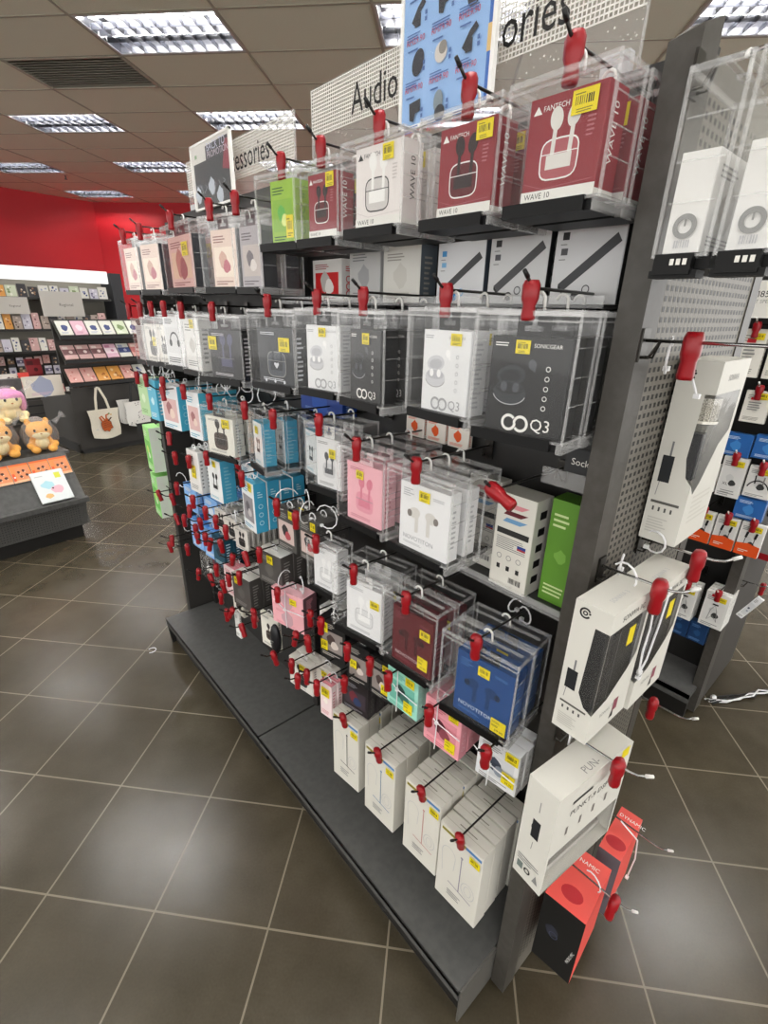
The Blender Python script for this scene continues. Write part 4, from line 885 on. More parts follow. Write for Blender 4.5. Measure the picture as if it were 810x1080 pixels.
# ------------------------------------------------------------------ products on the perforated end panel (pegs point to -y)
EP = .270
def ehook(x, z, L, nm, dy=0, tie=True):
    hook((x, EP, z), L, R(90), f'chrome wire peg on the perforated panel, {nm}', None, False)
WBOX = M('#d4d2ca', .5)
def mic_box(name, w, d, h, loc, yaw, kind, label):
    """white window carton: w along the panel, d out of it; local front looks along -x (rotated to face -y), left face carries the logo"""
    o = bpy.data.objects.new(name, None); COL.objects.link(o); o.location = loc; o.rotation_euler = (0, 0, R(yaw))
    mb = MB(); y = w / 2
    # window outline on the front (u from left, v) and on the left face (u from the back edge)
    if kind == 'tall': fo = [(0, .36), (.14, .30), (.30, .36), (.62, .55), (.9, .62), (.9, .84), (0, .84)]; lo = [(.72, .50), (.82, .40), (1, .36), (1, .84), (.76, .84)]
    elif kind == 'wide': fo = [(0, .24), (.35, .28), (.75, .42), (.93, .52), (.93, .86), (0, .86)]; lo = [(.55, .36), (.75, .27), (1, .24), (1, .86), (.62, .86)]
    else: fo = [(.02, .0), (.98, .0), (.98, .40), (.02, .40)]; lo = None
    P = lambda u, v: (0, y - u * w, v * h)
    Q = lambda u, v: (d - u * d, y, v * h)
    def panel(quad, hole, f):
        # triangulate quad with a hole by bridging through a fan of strips
        import bmesh
        bm = bmesh.new(); o_ = [bm.verts.new((a, b, 0)) for a, b in quad]; i_ = [bm.verts.new((a, b, 0)) for a, b in hole]
        ed = [bm.edges.new((o_[k], o_[(k + 1) % len(o_)])) for k in range(len(o_))] + [bm.edges.new((i_[k], i_[(k + 1) % len(i_)])) for k in range(len(i_))]
        r_ = bmesh.ops.triangle_fill(bm, use_beauty=True, use_dissolve=False, edges=ed)
        bm.verts.index_update()
        vs = [f(v.co.x, v.co.y) for v in bm.verts]; fs = [tuple(v.index for v in fc.verts) for fc in bm.faces]; bm.free()
        mb.raw(vs, fs, WBOX)
    ins = lambda pts: [(min(max(a, .003), .997), min(max(b, .004), .996)) for a, b in pts]
    panel([(0, 0), (1, 0), (1, 1), (0, 1)], ins(fo), P)
    if lo: panel([(0, 0), (1, 0), (1, 1), (0, 1)], ins(lo), Q)
    else: mb.face([Q(0, 0), Q(1, 0), Q(1, 1), Q(0, 1)], WBOX)
    mb.face([(0, -y, 0), (d, -y, 0), (d, -y, h), (0, -y, h)], WBOX); mb.face([(d, -y, 0), (d, y, 0), (d, y, h), (d, -y, h)], WBOX)
    mb.face([(0, -y, 0), (0, y, 0), (d, y, 0), (d, -y, 0)], WBOX); mb.face([(0, y, h), (0, -y, h), (d, -y, h), (d, y, h)], WBOX)
    Lf = D(mb, (d, y, 0), (-1, 0, 0), (0, 0, 1), d, h); Ff = face_front(mb, w, d, h); Tf = face_top(mb, w, d, h)
    if kind != 'low':
        Lf.ring(.30, .93, .13, .05, BLACK, 30, 330); Lf.ring(.30, .93, .05, .035, BLACK, 0, 360); Lf.ell(.42, .935, .03, BLACK)
        Lf.rect(.14, .35, .44, .50, M('#1e2023')); Lf.line([(.32, .50), (.32, .58)], .05, M('#77787a')); Lf.line([(.2, .35), (.17, .27)], .02, GREYTXT)
        Lf.rect(.1, .225, .85, .24, M('#55544f')); 
        for i in range(4): Lf.rect(.18 + .16 * i, .18, .23 + .16 * i, .205, M('#4a4a48'))
        Lf.small(.12, .05, .85, .15, 6, M('#bdbbb4'), 4)
    else:
        Lf.ell(.48, .58, .14, M('#1e2023'), .19); Lf.rect(.36, .48, .62, .66, M('#1e2023')); Lf.line([(.5, .75), (.5, .85)], .03, GREYTXT); Lf.line([(.48, .44), (.46, .36)], .02, GREYTXT)
        Lf.rect(.12, .08, .32, .15, M('#6f7a76')); Lf.ring(.48, .11, .09, .05, BLACK); Lf.poly([(.68, .07), (.88, .07), (.78, .15)], GREYTXT); Lf.small(.1, .17, .9, .24, 3, GREYTXT)
    if kind == 'wide': Ff.txt('SONWA 3C', .25, .90, .105, BLACK); Tf.txt('SONWA 3', .25, .30, .09, SILVER); Ff.txt('SONAK TYPE', .25, .15, .08, GREYTXT); Ff.poly([(.55, .05), (.65, .05), (.62, .13)], BLACK); Ff.rect(.6, .1, .72, .2, M('#8a4a58')); Ff.rect(.52, .66, .68, .8, YEL)
    if kind == 'tall': Ff.small(.2, .12, .9, .3, 6, M('#c9c6be'), 2); Ff.txt('SONWA', .3, .9, .1, GREYTXT)
    if kind == 'low':
        Ff.txt('PUNKT-9 DSP', .2, .72, .085, BLACK); Tf.txt('PUN-', .38, .12, .09, GREYTXT)
        for i in range(4): Ff.rect(.18 + .18 * i, .54, .21 + .18 * i, .62, M('#77706c'))
        Ff.rect(.84, .9, .95, .99, YEL); Ff.small(.2, .84, .6, .9, 1, DARK, 3)
    mb.build('carton', o)
    m = MB(); m.face([P(a, b) for a, b in fo], WINDOW)
    if lo: m.face([Q(a, b) for a, b in lo], WINDOW)
    m.build('window_film', o)
    m = MB()
    if kind == 'tall':
        m.tube([(d * .5, 0, h * .68), (d * .5, 0, h * .80)], d * .38, noise_mat('silver_mesh', '#5a564c', '#c7c2b4', 900, .3, .5, .5, 1, .7), 16); m.tube([(d * .5, 0, h * .665), (d * .5, 0, h * .68)], d * .42, M('#d8d4c8', .3, .6), 16)
        m.tube([(d * .5, 0, h * .45), (d * .5, 0, h * .66)], [d * .26, d * .38], M('#77766f', .35, .5), 14); m.box(d * .2, d * .5, y * .2, y * .5, h * .36, h * .62, M('#1c1d22', .3))
    elif kind == 'wide':
        m.box(d * .12, d * .95, -y * .95, y * .93, h * .24, h * .87, M('#19191a', .4)); m.tube([(d * .42, y * .35, h * .27), (d * .42, y * .35, h * .80)], d * .38, M('#232325', .35), 16); m.box(d * .3, d * .8, -y * .6, y * .1, h * .3, h * .8, M('#6d6a66', .4)); m.ellipsoid((d * .5, -y * .4, h * .6), (d * .3, d * .4, h * .14), M('#8f8b86', .3))
    else:
        m.box(d * .3, d * .8, -y * .92, y * .92, h * .03, h * .08, M('#b6b2ac', .4)); m.tube([(d * .5, y * .8, h * .2), (d * .5, -y * .8, h * .2)], d * .25, M('#8d8983', .3, .4), 14); m.box(d * .6, d * .9, -y * .9, y * .9, h * .1, h * .36, M('#5c5955', .4))
    m.build('packed_microphone', o)
    return tag(o, label, 'boxed microphone')
mic_box('hanging_microphone_box', .125, .055, .280, (.865, .212, 1.165), 90, 'tall', 'tall white microphone carton with silver mesh head in its window')
mic_box('hanging_microphone_box', .118, .055, .226, (.645, .197, .912), 88, 'wide', 'white microphone carton with large curved dark window at mid height')
mic_box('hanging_microphone_box', .122, .055, .226, (.775, .19, .905), 89, 'wide', 'second white microphone carton just behind the one with curved window')
mic_box('hanging_microphone_box', .196, .056, .222, (.632, .184, .618), 83.5, 'low', 'wide white microphone carton with clear lower window above the coral boxes')
def coral(w, d, h, loc, yaw, left, label):
    mb = MB(); y = w / 2; co = M('#e8574f', .4)
    mb.box(0, d, -y, y, 0, h, co, {1: co, 4: left, 2: co}); Tf = face_top(mb, w, d, h); Tf.txt('DYNAMIC', .80, .9, .095, WHITE, -90); Tf.ell(.25, .5, .12, M('#b8202b', .4), .16)
    Lf = D(mb, (d, y, 0), (-1, 0, 0), (0, 0, 1), d, h); Lf.txt('MICRO MIC', .86, .28, .1, WHITE if left is BLACK else BLACK, 80); Lf.blob(.35, .55, .2, M('#2b2d38', .4), 4); Lf.ring(.4, .5, .1, .02, M('#444a60'))
    return tag(mb.build('hanging_microphone_box', None, loc, (0, 0, R(yaw))), label, 'boxed microphone')
coral(.145, .088, .215, (.79, .168, .145), 96, BLACK, 'coral topped box with black side lowest on the perforated panel')
coral(.14, .05, .20, (.965, .175, .16), 94, M('#6b6c74', .4), 'coral topped box with grey side behind the black sided one')
ehook(.668, 1.472, .26, 'topmost, through the silver mesh microphone carton'); lock((.668, .214, 1.474), R(90), 'red stop lock hanging in front of the silver mesh microphone carton', 0, None, 1.15)
ehook(.822, 1.155, .13, 'behind the second curved window carton'); lock((.822, .180, 1.155), R(90), 'red stop lock on the peg of the second curved window carton', 0, None, 1.1)
ehook(.684, 1.150, .12, 'through the curved window carton'); lock((.684, .184, 1.152), R(90), 'red stop lock on the curved window carton peg', 0, None, 1.1)
ehook(.655, .847, .14, 'over the wide clear window carton'); lock((.655, .166, .848), R(90), 'red stop lock on the wide clear window carton peg', 0, None, 1.1)
ehook(.795, .375, .16, 'through the black sided coral box'); lock((.795, .140, .376), R(90), 'red stop lock low on the black sided coral box peg', 0, None, 1.1, 20)
ehook(.975, .38, .16, 'through the grey sided coral box')
ehook(1.00, .72, .12, 'empty, below the curved window cartons'); lock((1.00, .222, .721), R(90), 'red stop lock on the empty end panel peg', 0, None, 1.1)
for i, (c, r, nm) in enumerate((((.69, .245, 1.455), .022, 'at the root of the topmost end panel peg'), ((.69, .235, 1.145), .02, 'knotted at the root of the curved window carton peg'), ((.71, .25, 1.15), .016, 'second in the knot on the curved window carton peg'), ((.80, .24, 1.165), .018, 'at the root of the peg behind the curved window carton'), ((.665, .25, .838), .018, 'knotted at the root of the wide window carton peg'), ((.80, .19, .37), .02, 'tied round the black sided coral box peg'))):
    cable_tie(loopts(c, r, 9, 30, 310, 'yz' if i % 2 else 'xz', .3), f'white cable tie {nm}')
cable_tie([(.724, .235, 1.45), (.727, .225, 1.43), (.733, .215, 1.405)], 'loose white cable tie tail under the topmost end panel peg')
cable_tie([(.70, .19, 1.125), (.705, .188, 1.07), (.70, .188, 1.03), (.71, .188, .985), (.72, .19, .97)], 'white cable tie down the front of the curved window carton')
cable_tie([(.76, .19, 1.12), (.745, .188, 1.06), (.73, .188, 1.0), (.72, .19, .98)], 'second white cable tie down the curved window carton front')
cable_tie([(.93, .20, .43), (.965, .165, .37), (.975, .16, .30), (.98, .165, .22)], 'white cable tie round the grey sided coral box')
# clear cases hanging one before the other on the top peg of the end panel
ehook(.655, 1.735, .17, 'topmost, beside the grey end strip')
for i, nm in enumerate(('closest to the perforated panel', 'hanging nearest the peg tip')):
    w, d, h = .128, .050, .160; loc = (.659, .199 - .058 * i, 1.556)
    case(w, d, h, loc, 90, f'clear security case with sealed white carton, {nm}', None, True, True)
    e_ = [ob for ob in COL.objects if ob.get('category') == 'security case'][-1]
    r_ = MB(); r_.box(.010, .046, w / 2 - .004, w / 2 + .006, -.016, .003, TRAY); r_.box(.004, .050, w / 2 - .02, w / 2 + .003, -.019, -.012, TRAY)
    d_ = D(r_, (.046, w / 2 + .006, -.016), (-1, 0, 0), (0, 0, 1), .036, .019)
    for k in range(3): d_.rect(.44 + .17 * k, .45, .55 + .17 * k, .75, PAPER)
    r_.build('black_latch', e_)
    b = pack('adapter_carton', 'plain_white', .108, .034, .088, off(loc, 90, .010, .004, .0045), 90)
    mb = MB(); F = face_left(mb, .108, .034, .088); F.k = .0024; F.ring(.5, .27, .26, .14, GREYTXT); F.line([(.5, .27), (.5, .34)], .05, GREYTXT); F.bars(.3, .05, .75, .13, 7, SILVER, 2)
    mb.build('printed_seal', b)
    tag(b, f'white carton with round grey seal in the clear case {nm}', 'carton')
mb = MB(); mb.box(0, .05, -.06, .06, 0, .12, M('#3a3736', .5)); F = face_front(mb, .12, .05, .12); F.blob(.4, .6, .28, M('#b0413c', .5), 3); F.rect(.5, .7, .9, .85, M('#4a4f55')); F.rect(.1, .1, .9, .25, M('#b0605a')); F.small(.2, .3, .8, .4, 3, PAPER)
tag(mb.build('hanging_pack', None, (1.93, .74, 1.60), (0, 0, 0)), 'dark pack with red print topmost beside the large lettered carton', 'pack')
mb = MB(); mb.box(0, .06, -.07, .07, 0, .10, M('#121213', .5)); F = face_front(mb, .14, .06, .10); F.small(.1, .2, .9, .8, 6, M('#2f2f31'), 3)
tag(mb.build('speaker_carton', None, (1.93, .66, 1.480)), 'plain black carton topmost on the second gondola beside the lettered one', 'carton')

# ------------------------------------------------------------------ second gondola across the aisle
Gb = bpy.data.objects.new('gondola_shelving', None); COL.objects.link(Gb); Gb.location = (2.05, 1.2, 0)
tag(Gb, 'second dark gondola across the aisle carrying cable packs', 'shelving')
def part2(mb, name): return mb.build(name, Gb, (-2.05, -1.2, 0))
mb = MB(); mb.box(1.985, 2.06, .296, .33, .01, 1.85, POSTM); part2(mb, 'end_frame')
mb = MB(); mb.box(2.06, 2.5, .30, .31, .01, 1.8, M('#3d3a37', .5)); part2(mb, 'end_panel')
mb = MB(); mb.box(2.125, 2.14, .31, 2.2, .12, 1.85, PANELM); part2(mb, 'back_panel')
mb = MB(); mb.box(1.905, 2.13, .312, 2.2, .112, .132, SHELFM); mb.box(1.905, 1.909, .312, 2.2, .09, .132, SHELFM); part2(mb, 'base_shelf')
mb = MB(); mb.box(1.93, 1.95, .316, 2.2, 0, .112, KICKM); part2(mb, 'kick_plate')
KIND.update({
 'usb_white': dict(fn='photo', base=M('#e3e2de', .45), ink=GREYTXT, pic=M('#dedddA'), pic2=M('#cfcfcd'), pic3=M('#3a3a3a'), soft=GREYTXT),
 'usb_blue': dict(fn='plain', base=M('#2c63a8', .35), ink=M('#cfe0f2'), pic=M('#3f84c9')),
 'usb_navy': dict(fn='plain', base=M('#1d3c66', .4), ink=M('#5c86b8'), pic=M('#24507f')),
 'aux_white': dict(fn='plain', base=M('#e4e1d8', .45), ink=M('#8f8b82'), pic=M('#d6d3ca'))})
def cable_pack(kind, y, x, z, w, h, label, extra, d=.018, yaw=0, stick=(.7, .85, .026, .02), red=True, n=1):
    for i in range(n):
        o = pack('hanging_pack', kind, w, d, h, (x + i * (d + .004), y, z), yaw, 0, stick if i == 0 else None)
        mb = MB(); F = face_front(mb, w, d, h); F.k = .0022; extra(F); mb.build('printed_picture', o)
        tag(o, label if i == 0 else f'{label}, {("front", "second", "third", "fourth", "fifth")[i]} in line', 'cable pack')
    hook((2.125, y, z + h + .012), 2.125 - x + .03, 0, f'wire peg of the {label}', None, False)
    if red: lock((x - .012, y, z + h + .012), 0, f'red lock on peg of {label}')
def x_orange(F):
    F.rect(0, 0, 1, .24, M('#e2531d', .45)); F.poly([(0, .24), (0, .34), (.5, .40), (1, .34), (1, .24)], M('#e2531d', .45)); F.small(.15, .1, .6, .2, 2, PAPER)
    for x in (.3, .68): F.line([(x, .36), (x + .03, .62)], .03, BLACK); F.line([(x + .02, .56), (x + .06, .74)], .1, BLACK)
def x_loop(F): F.line([(.5, .35), (.3, .2), (.36, .5), (.5, .66), (.62, .5), (.7, .2), (.5, .35)], .03, GREYTXT); F.rect(.38, .66, .62, .70, BLACK); F.rect(.25, .88, .5, .96, M('#c92a34'))
def x_arc(F): F.ring(.5, .2, .42, .05, BLACK, 20, 160, .5); F.line([(.35, .45), (.33, .72)], .05, BLACK); F.line([(.65, .45), (.66, .7)], .05, GREYTXT)
def x_big(F): F.txt('XL', .2, .3, .2, DARK); F.small(.2, .1, .8, .2, 2, GREYTXT)
def x_blank(F): F.small(.2, .4, .8, .7, 4, GREYTXT, 3); F.rect(.25, .72, .6, .8, M('#c92a34'))
for y, nm in ((.300, 'by the gondola end'), (.375, 'in the middle of the row'), (.45, 'beside the tall microphone carton')):
    cable_pack('usb_white', y, 1.955, .738, .07, .118, f'white orange-footed cable pack {nm}', x_orange)
cable_pack('usb_white', .332, 1.95, .425, .078, .142, 'white pack with looped black cable at the gondola end', x_loop, .02, n=4)
cable_pack('usb_white', .432, 1.95, .415, .072, .142, 'white pack with looped cable and yellow edge', x_loop, .02, n=3)
cable_pack('usb_white', .325, 1.955, .945, .075, .105, 'white pack with black cable arc', x_arc)
cable_pack('usb_white', .405, 1.955, .925, .072, .14, 'white pack with large dark letters', x_big)
cable_pack('usb_white', .470, 1.955, .93, .05, .10, 'white pack with black cord print', x_arc, red=False)
for y, z, nm in ((.33, 1.075, 'by the gondola end'), (.42, 1.068, 'second from the gondola end'), (.33, .862, 'low by the gondola end')):
    tag(pack('hanging_pack', 'usb_blue', .085, .03, .075, (1.96, y, z), 0), f'glossy blue blister pack {nm}', 'cable pack')
    m = MB(); m.box(-.004, .0, -.03, .03, .015, .06, clear_mat('blister', .2, (.5, .7, .95, 1)) if nm.startswith('low') else EDGE)
for i, y in enumerate((.365, .43, .50)): tag(pack('hanging_pack', 'usb_navy', .062, .03, .085, (1.975, y, .325), 0), f'navy blue pack above the second base shelf, {("by the gondola end", "middle one", "inner one")[i]}', 'cable pack')
for i, y in enumerate((.30, .375, .455, .53)):
    cable_pack('aux_white', y, 1.955, 1.325, .068, .145, f'pale card under the large white box, {("by the gondola end", "second along", "third along", "fourth along")[i]}', x_blank)
for i, y in enumerate((.30, .40)):
    cable_pack('aux_white', y, 1.96, 1.185, .07, .10, f'short pale card above blue blisters, {("by the gondola end", "second along")[i]}', x_blank)
mb = MB(); mb.box(0, .05, -.14, .09, 0, .105, PAPER); d = D(mb, (0, .09, 0), (0, -1, 0), (0, 0, 1), .23, .105); d.txt('WM8580 DS', .22, .56, .11, DARK); d.txt('SMART SPEED', .24, .40, .06, GREYTXT)
tag(mb.build('speaker_carton', None, (1.93, .475, 1.502)), 'large white carton with dark lettering topmost on the second gondola', 'carton')
for i, (y, z) in enumerate(((.62, 1.50), (.62, 1.2), (.62, .95), (.62, .72))):
    tag(pack('hanging_pack', ('aux_white', 'usb_blue', 'aux_white', 'usb_navy')[i], .08, .03, .13, (1.97, y, z), 0), ('pale card beside the large lettered carton', 'blue pack deep in the aisle gondola', 'pale pack behind the tall microphone carton', 'navy pack behind the tall microphone carton')[i], 'cable pack')
struct_y = mb
# a white tag-like pack and a shelf past the second gondola
o = pack('hanging_pack', 'white_pack', .022, .012, .105, (1.99, .262, .49), 0, 0, None, None, None, None, 24)
tag(o, 'slim white pack dangling past the end of the second gondola', 'cable pack')
hook((2.06, .30, .60), .08, R(90), 'short wire peg holding the slim white pack', None, False); lock((2.075, .235, .60), R(90), 'red stop lock beside the slim white pack')
o = bpy.data.objects.new('price_shelf', None); COL.objects.link(o); o.location = (2.3, .25, .66)
m = MB(); m.box(-.12, .30, -.16, .05, 0, .14, M('#8d8a86', .5)); m.box(-.12, .30, -.162, -.16, -.004, .02, RED); m.build('shelf_box', o)
m = MB(); m.box(-.122, -.12, -.16, .05, -.005, .02, RED); m.build('red_price_strip', o)
tag(o, 'grey shelf bin with red price strip past the second gondola', 'shelf')
# cables lying on the floor
o = bpy.data.objects.new('cable_bundle', None); COL.objects.link(o); o.location = (2.2, .25, .004)
rn = random.Random(5)
for nm, mt, n in (('black_cable', BLACK, 4), ('white_cable', TIE, 2)):
    m = MB()
    for i in range(n):
        m.tube([(-.10 + .06 * k, .03 - .035 * k + rn.uniform(-.02, .02), .003 + rn.uniform(0, .008)) for k in range(8)], .0035, mt, 5)
    m.build(nm, o, smooth=True)
m = MB(); m.ellipsoid((-.06, .02, .008), (.016, .012, .012), TIE, 8, 6); m.build('plug', o)
tag(o, 'tangle of black and white cables lying on the tiles', 'cables')
tag((lambda m: (m.tube(loopts((0, 0, 0), .02, 8, 0, 250, 'yz', .1), .0016, TIE, 5), m.build('cable_tie', None, (.44, 2.10, .003), (0, R(90), .4)))[1])(MB()), 'cut white cable tie lying on the floor by the base shelf', 'cable tie')
tag((lambda m: (m.tube([(0, 0, 0), (.03, .02, .002), (.08, .035, .004)], .002, TIE, 5), m.build('cable_tie', None, (1.98, .50, .135)))[1])(MB()), 'white cable tie lying on the second base shelf', 'cable tie')

# ------------------------------------------------------------------ plush toy stand (front turned 9.6 deg)
ST = 9.6
def stand_at(a, d, z): return (.499 + .986 * a - .167 * d, 3.656 + .167 * a + .986 * d, z)
o = bpy.data.objects.new('display_stand', None); COL.objects.link(o); o.location = (.499, 3.656, 0); o.rotation_euler = (0, 0, R(ST)); STAND = o
SM = noise_mat('charcoal_stand_steel', '#4a4a49', '#545453', 40, .45)
A0, A1 = -.95, .05
m = MB(); m.hexa([(A0, .02, 0), (A1 - .05, .02, 0), (A1 - .05, .75, 0), (A0, .75, 0), (A0, .02, .09), (A1 - .05, .02, .09), (A1 - .05, .75, .09), (A0, .75, .09)], KICKM); m.build('kick_plate', o)
m = MB(); m.hexa([(A0, .0, .09), (A1 - .02, .0, .09), (A1 - .02, .03, .09), (A0, .03, .09), (A0, -.02, .27), (A1 - .005, -.02, .27), (A1 - .005, .01, .27), (A0, .01, .27)], noise_mat('perforated_stand_front', '#3f3f3e', '#5a5957', 300, .5))
for i in range(60):
    for j in range(9): 
        x = A0 + .02 + i * .0155; zz = .11 + j * .017; yy = -.0005 - .02 * (zz - .09) / .18
        m.face([(x, yy, zz), (x + .006, yy, zz), (x + .006, yy, zz + .006), (x, yy, zz + .006)], BLACK)
m.build('perforated_front', o)
m = MB(); m.box(A0, A1 + .005, -.055, -.02, .262, .292, SM); m.box(A0, A1, -.05, .02, .262, .272, SM); m.build('shelf_lip', o)
m = MB(); m.hexa([(A0, -.02, .272), (A1, -.02, .272), (A1, .0, .272), (A0, .0, .272), (A0, .20, .56), (A1, .20, .56), (A1, .22, .56), (A0, .22, .56)], SM); m.build('tilted_panel', o)
m = MB(); m.box(A0, A1 + .03, .20, .43, .543, .558, SM); m.box(A0, A1 + .03, .42, .44, .545, .73, SM); m.box(A0, A1 + .02, .42, .66, .715, .73, SM); m.build('step_shelf', o)
m = MB(); m.box(A0, A1 - .01, .45, .74, .09, .545, M('#2e2e2d', .5)); m.box(A0, A1 - .02, .66, .70, .4, 1.0, SM); m.build('rear_frame', o)
m = MB(); m.hexa([(A1 - .012, .0, .09), (A1, .0, .09), (A1, .74, .09), (A1 - .012, .74, .09), (A1 - .012, .20, .545), (A1, .20, .545), (A1, .74, .545), (A1 - .012, .74, .545)], SM); m.build('side_panel', o)
tag(o, 'low charcoal display stand with tilted front holding plush toys', 'display stand')
SLOPE = math.degrees(math.atan2(.22, .288))
def slope_pack(name, art, w, h, a, t, label, cat, th=.008, mat=PAPER):
    """flat pack lying on the tilted panel; t distance up the slope of its lower edge"""
    m = MB(); m.box(-th, 0, -w / 2, w / 2, 0, h, mat); d = D(m, (-th, w / 2, 0), (0, -1, 0), (0, 0, 1), w, h); art(d)
    c, s = math.cos(R(SLOPE)), math.sin(R(SLOPE))
    return tag(m.build(name, None, stand_at(a, -.018 + t * s - (.016 if name == 'toy_pouch' else .0035), .275 + t * c), (0, R(SLOPE), R(ST + 90))), label, cat)
def art_orange(seed):
    def f(d):
        d.rect(0, 0, 1, 1, M('#e88a4e', .5)); d.rect(0, .9, 1, 1, M('#d9662f', .5)); d.rect(.0, 0, 1, .12, M('#efb18a', .5)); d.rect(.03, .1, .16, .5, M('#e2572a', .5)); d.ell(.12, .3, .05, PAPER)
        d.rect(.25, .12, .92, .8, M('#d98a5f', .5))
        for x, y in ((.4, .55), (.65, .6), (.45, .3), (.75, .35)): d.blob(x, y, .09, M('#4a2b28', .5), seed); d.ell(x + .05, y - .06, .03, M('#e8c9a8', .5))
    return f
for i in range(5): slope_pack('toy_card_pack', art_orange(i + 2), .108, .125, -.015 - .112 * i, .20, f'orange toy card pack on the stand slope, {("next to the stand end", "second from the stand end", "third from the stand end", "fourth from the stand end", "fifth from the stand end")[i]}', 'toy pack')
def art_pouch(d):
    d.rect(0, 0, 1, 1, M('#dfe3e4', .4)); d.blob(.4, .55, .22, M('#a9d4de', .5), 3, ry=.16); d.blob(.62, .36, .2, M('#e6b3bf', .5), 5, ry=.16); d.blob(.3, .2, .15, M('#e3b878', .5), 7, ry=.1); d.rect(.7, .72, .88, .9, M('#d9dc4a', .5)); d.ell(.5, .42, .03, BLACK); d.small(.1, .84, .5, .9, 1, SILVER)
p = slope_pack('toy_pouch', art_pouch, .185, .215, -.115, .03, 'white foil pouch with pastel animal print leaning on the stand front', 'pouch', .014, M('#dfe3e4', .4))
def plush(name, a, dd, z, body, belly, hat, label, face=0, s=1.0, lying=False):
    o = bpy.data.objects.new(name, None); COL.objects.link(o); o.location = stand_at(a, dd, z); o.rotation_euler = (0, 0, R(ST + face)); o.scale = (s, s, s)
    def fuse(fn, nm, mat, vox=.006):
        m = MB(); fn(m); ob = m.build(nm, o, smooth=True)
        r_ = ob.modifiers.new('remesh', 'REMESH'); r_.mode = 'VOXEL'; r_.voxel_size = vox; r_.use_smooth_shade = True
        sm = ob.modifiers.new('smooth', 'SMOOTH'); sm.iterations = 4; return ob
    def fb(m):
        m.ellipsoid((0, .01, .06), (.075, .06, .06), body); m.ellipsoid((0, -.01, .145), (.082, .068, .066), body)
        for q in (-1, 1): m.ellipsoid((q * .072, -.04, .05), (.026, .038, .024), body); m.ellipsoid((q * .05, -.065, .022), (.03, .036, .024), body); m.ellipsoid((q * .055, .015, .205), (.02, .014, .026), body)
    fuse(fb, 'body', body)
    def fm(m): m.ellipsoid((0, -.045, .125), (.058, .038, .034), belly); m.ellipsoid((0, -.03, .065), (.045, .04, .045), belly)
    fuse(fm, 'muzzle_and_belly', belly)
    for q in (-1, 1):
        m = MB(); m.ellipsoid((q * .034, -.072, .158), (.008, .005, .011), M('#20242c', .2), 10, 7); m.build('eye', o, smooth=True)
    m = MB(); m.ellipsoid((0, -.084, .136), (.007, .005, .005), M('#b0703f', .4), 8, 6); m.build('nose', o, smooth=True)
    if hat:
        def fh(m): m.ellipsoid((0, .005, .175), (.092, .08, .05), hat); m.ellipsoid((.085, .01, .13), (.024, .05, .07), hat); m.ellipsoid((-.085, .01, .13), (.024, .05, .07), hat)
        fuse(fh, 'hood', hat)
    rn = random.Random(a * 100); m = MB()
    vs = []; fs = []; nu, nv = 20, 12
    for i in range(nv + 1):
        th = math.pi * i / nv
        for j in range(nu):
            ph = 2 * math.pi * j / nu; k = rn.uniform(.93, 1.08)
            vs.append((.110 * k * math.sin(th) * math.cos(ph), -.002 + .088 * k * math.sin(th) * math.sin(ph), max(.002, .11 + .125 * k * math.cos(th))))
    for i in range(nv):
        for j in range(nu): q = (j + 1) % nu; fs.append((i * nu + j, (i + 1) * nu + j, (i + 1) * nu + q, i * nu + q))
    m.raw(vs, fs, BAG); m.tube([(.10, 0, .19), (.14, .0, .225), (.165, .01, .24)], [.02, .008, .03], BAG, 8); m.build('plastic_bag', o)
    return tag(o, label, 'plush toy')
yb, cr = noise_mat('yellow_plush', '#e6a24a', '#f0b868', 120, .9, .1, .6), noise_mat('cream_plush', '#ecd9a0', '#f3e4b8', 120, .9, .1, .6)
pk = noise_mat('pink_plush', '#e48fc0', '#eda6cf', 120, .9, .1, .6)
plush('plush_toy', -.035, .315, .562, yb, cr, None, 'yellow plush toy in clear bag next to the stand end', -8, .95)
plush('plush_toy', -.275, .312, .562, yb, cr, None, 'yellow plush toy in clear bag further along the stand', 6, 1.05)
plush('plush_toy', -.11, .545, .732, cr, cr, pk, 'cream plush toy with pink hood on the upper step', 4, 1.0)
plush('plush_toy', -.36, .545, .732, cr, cr, pk, 'second pink hooded plush toy half out of the picture', -5, 1.0)
m = MB(); m.box(-.03, 0, -.13, .13, 0, .30, M('#a9c3dd', .4)); d = D(m, (-.03, .13, 0), (0, -1, 0), (0, 0, 1), .26, .30); d.rect(0, .0, 1, .1, M('#e3d2c8')); d.rect(.04, .12, .96, .5, M('#d9a08a')); d.blob(.4, .3, .2, M('#e8cf8a'), 3); d.rect(.1, .55, .8, .7, M('#d98fb0')); d.small(.1, .78, .8, .92, 2, WHITE); d.line([(.0, .12), (.95, .45)], .03, PAPER)
tag(m.build('toy_carton', None, stand_at(-.20, .76, .932), (0, R(8), R(ST + 95))), 'pastel blue toy carton standing above the plush toys', 'toy carton')
m = MB(); m.box(-.14, .14, -.09, .09, 0, .2, SM); o = m.build('riser', STAND, (-.26, .78, .73))

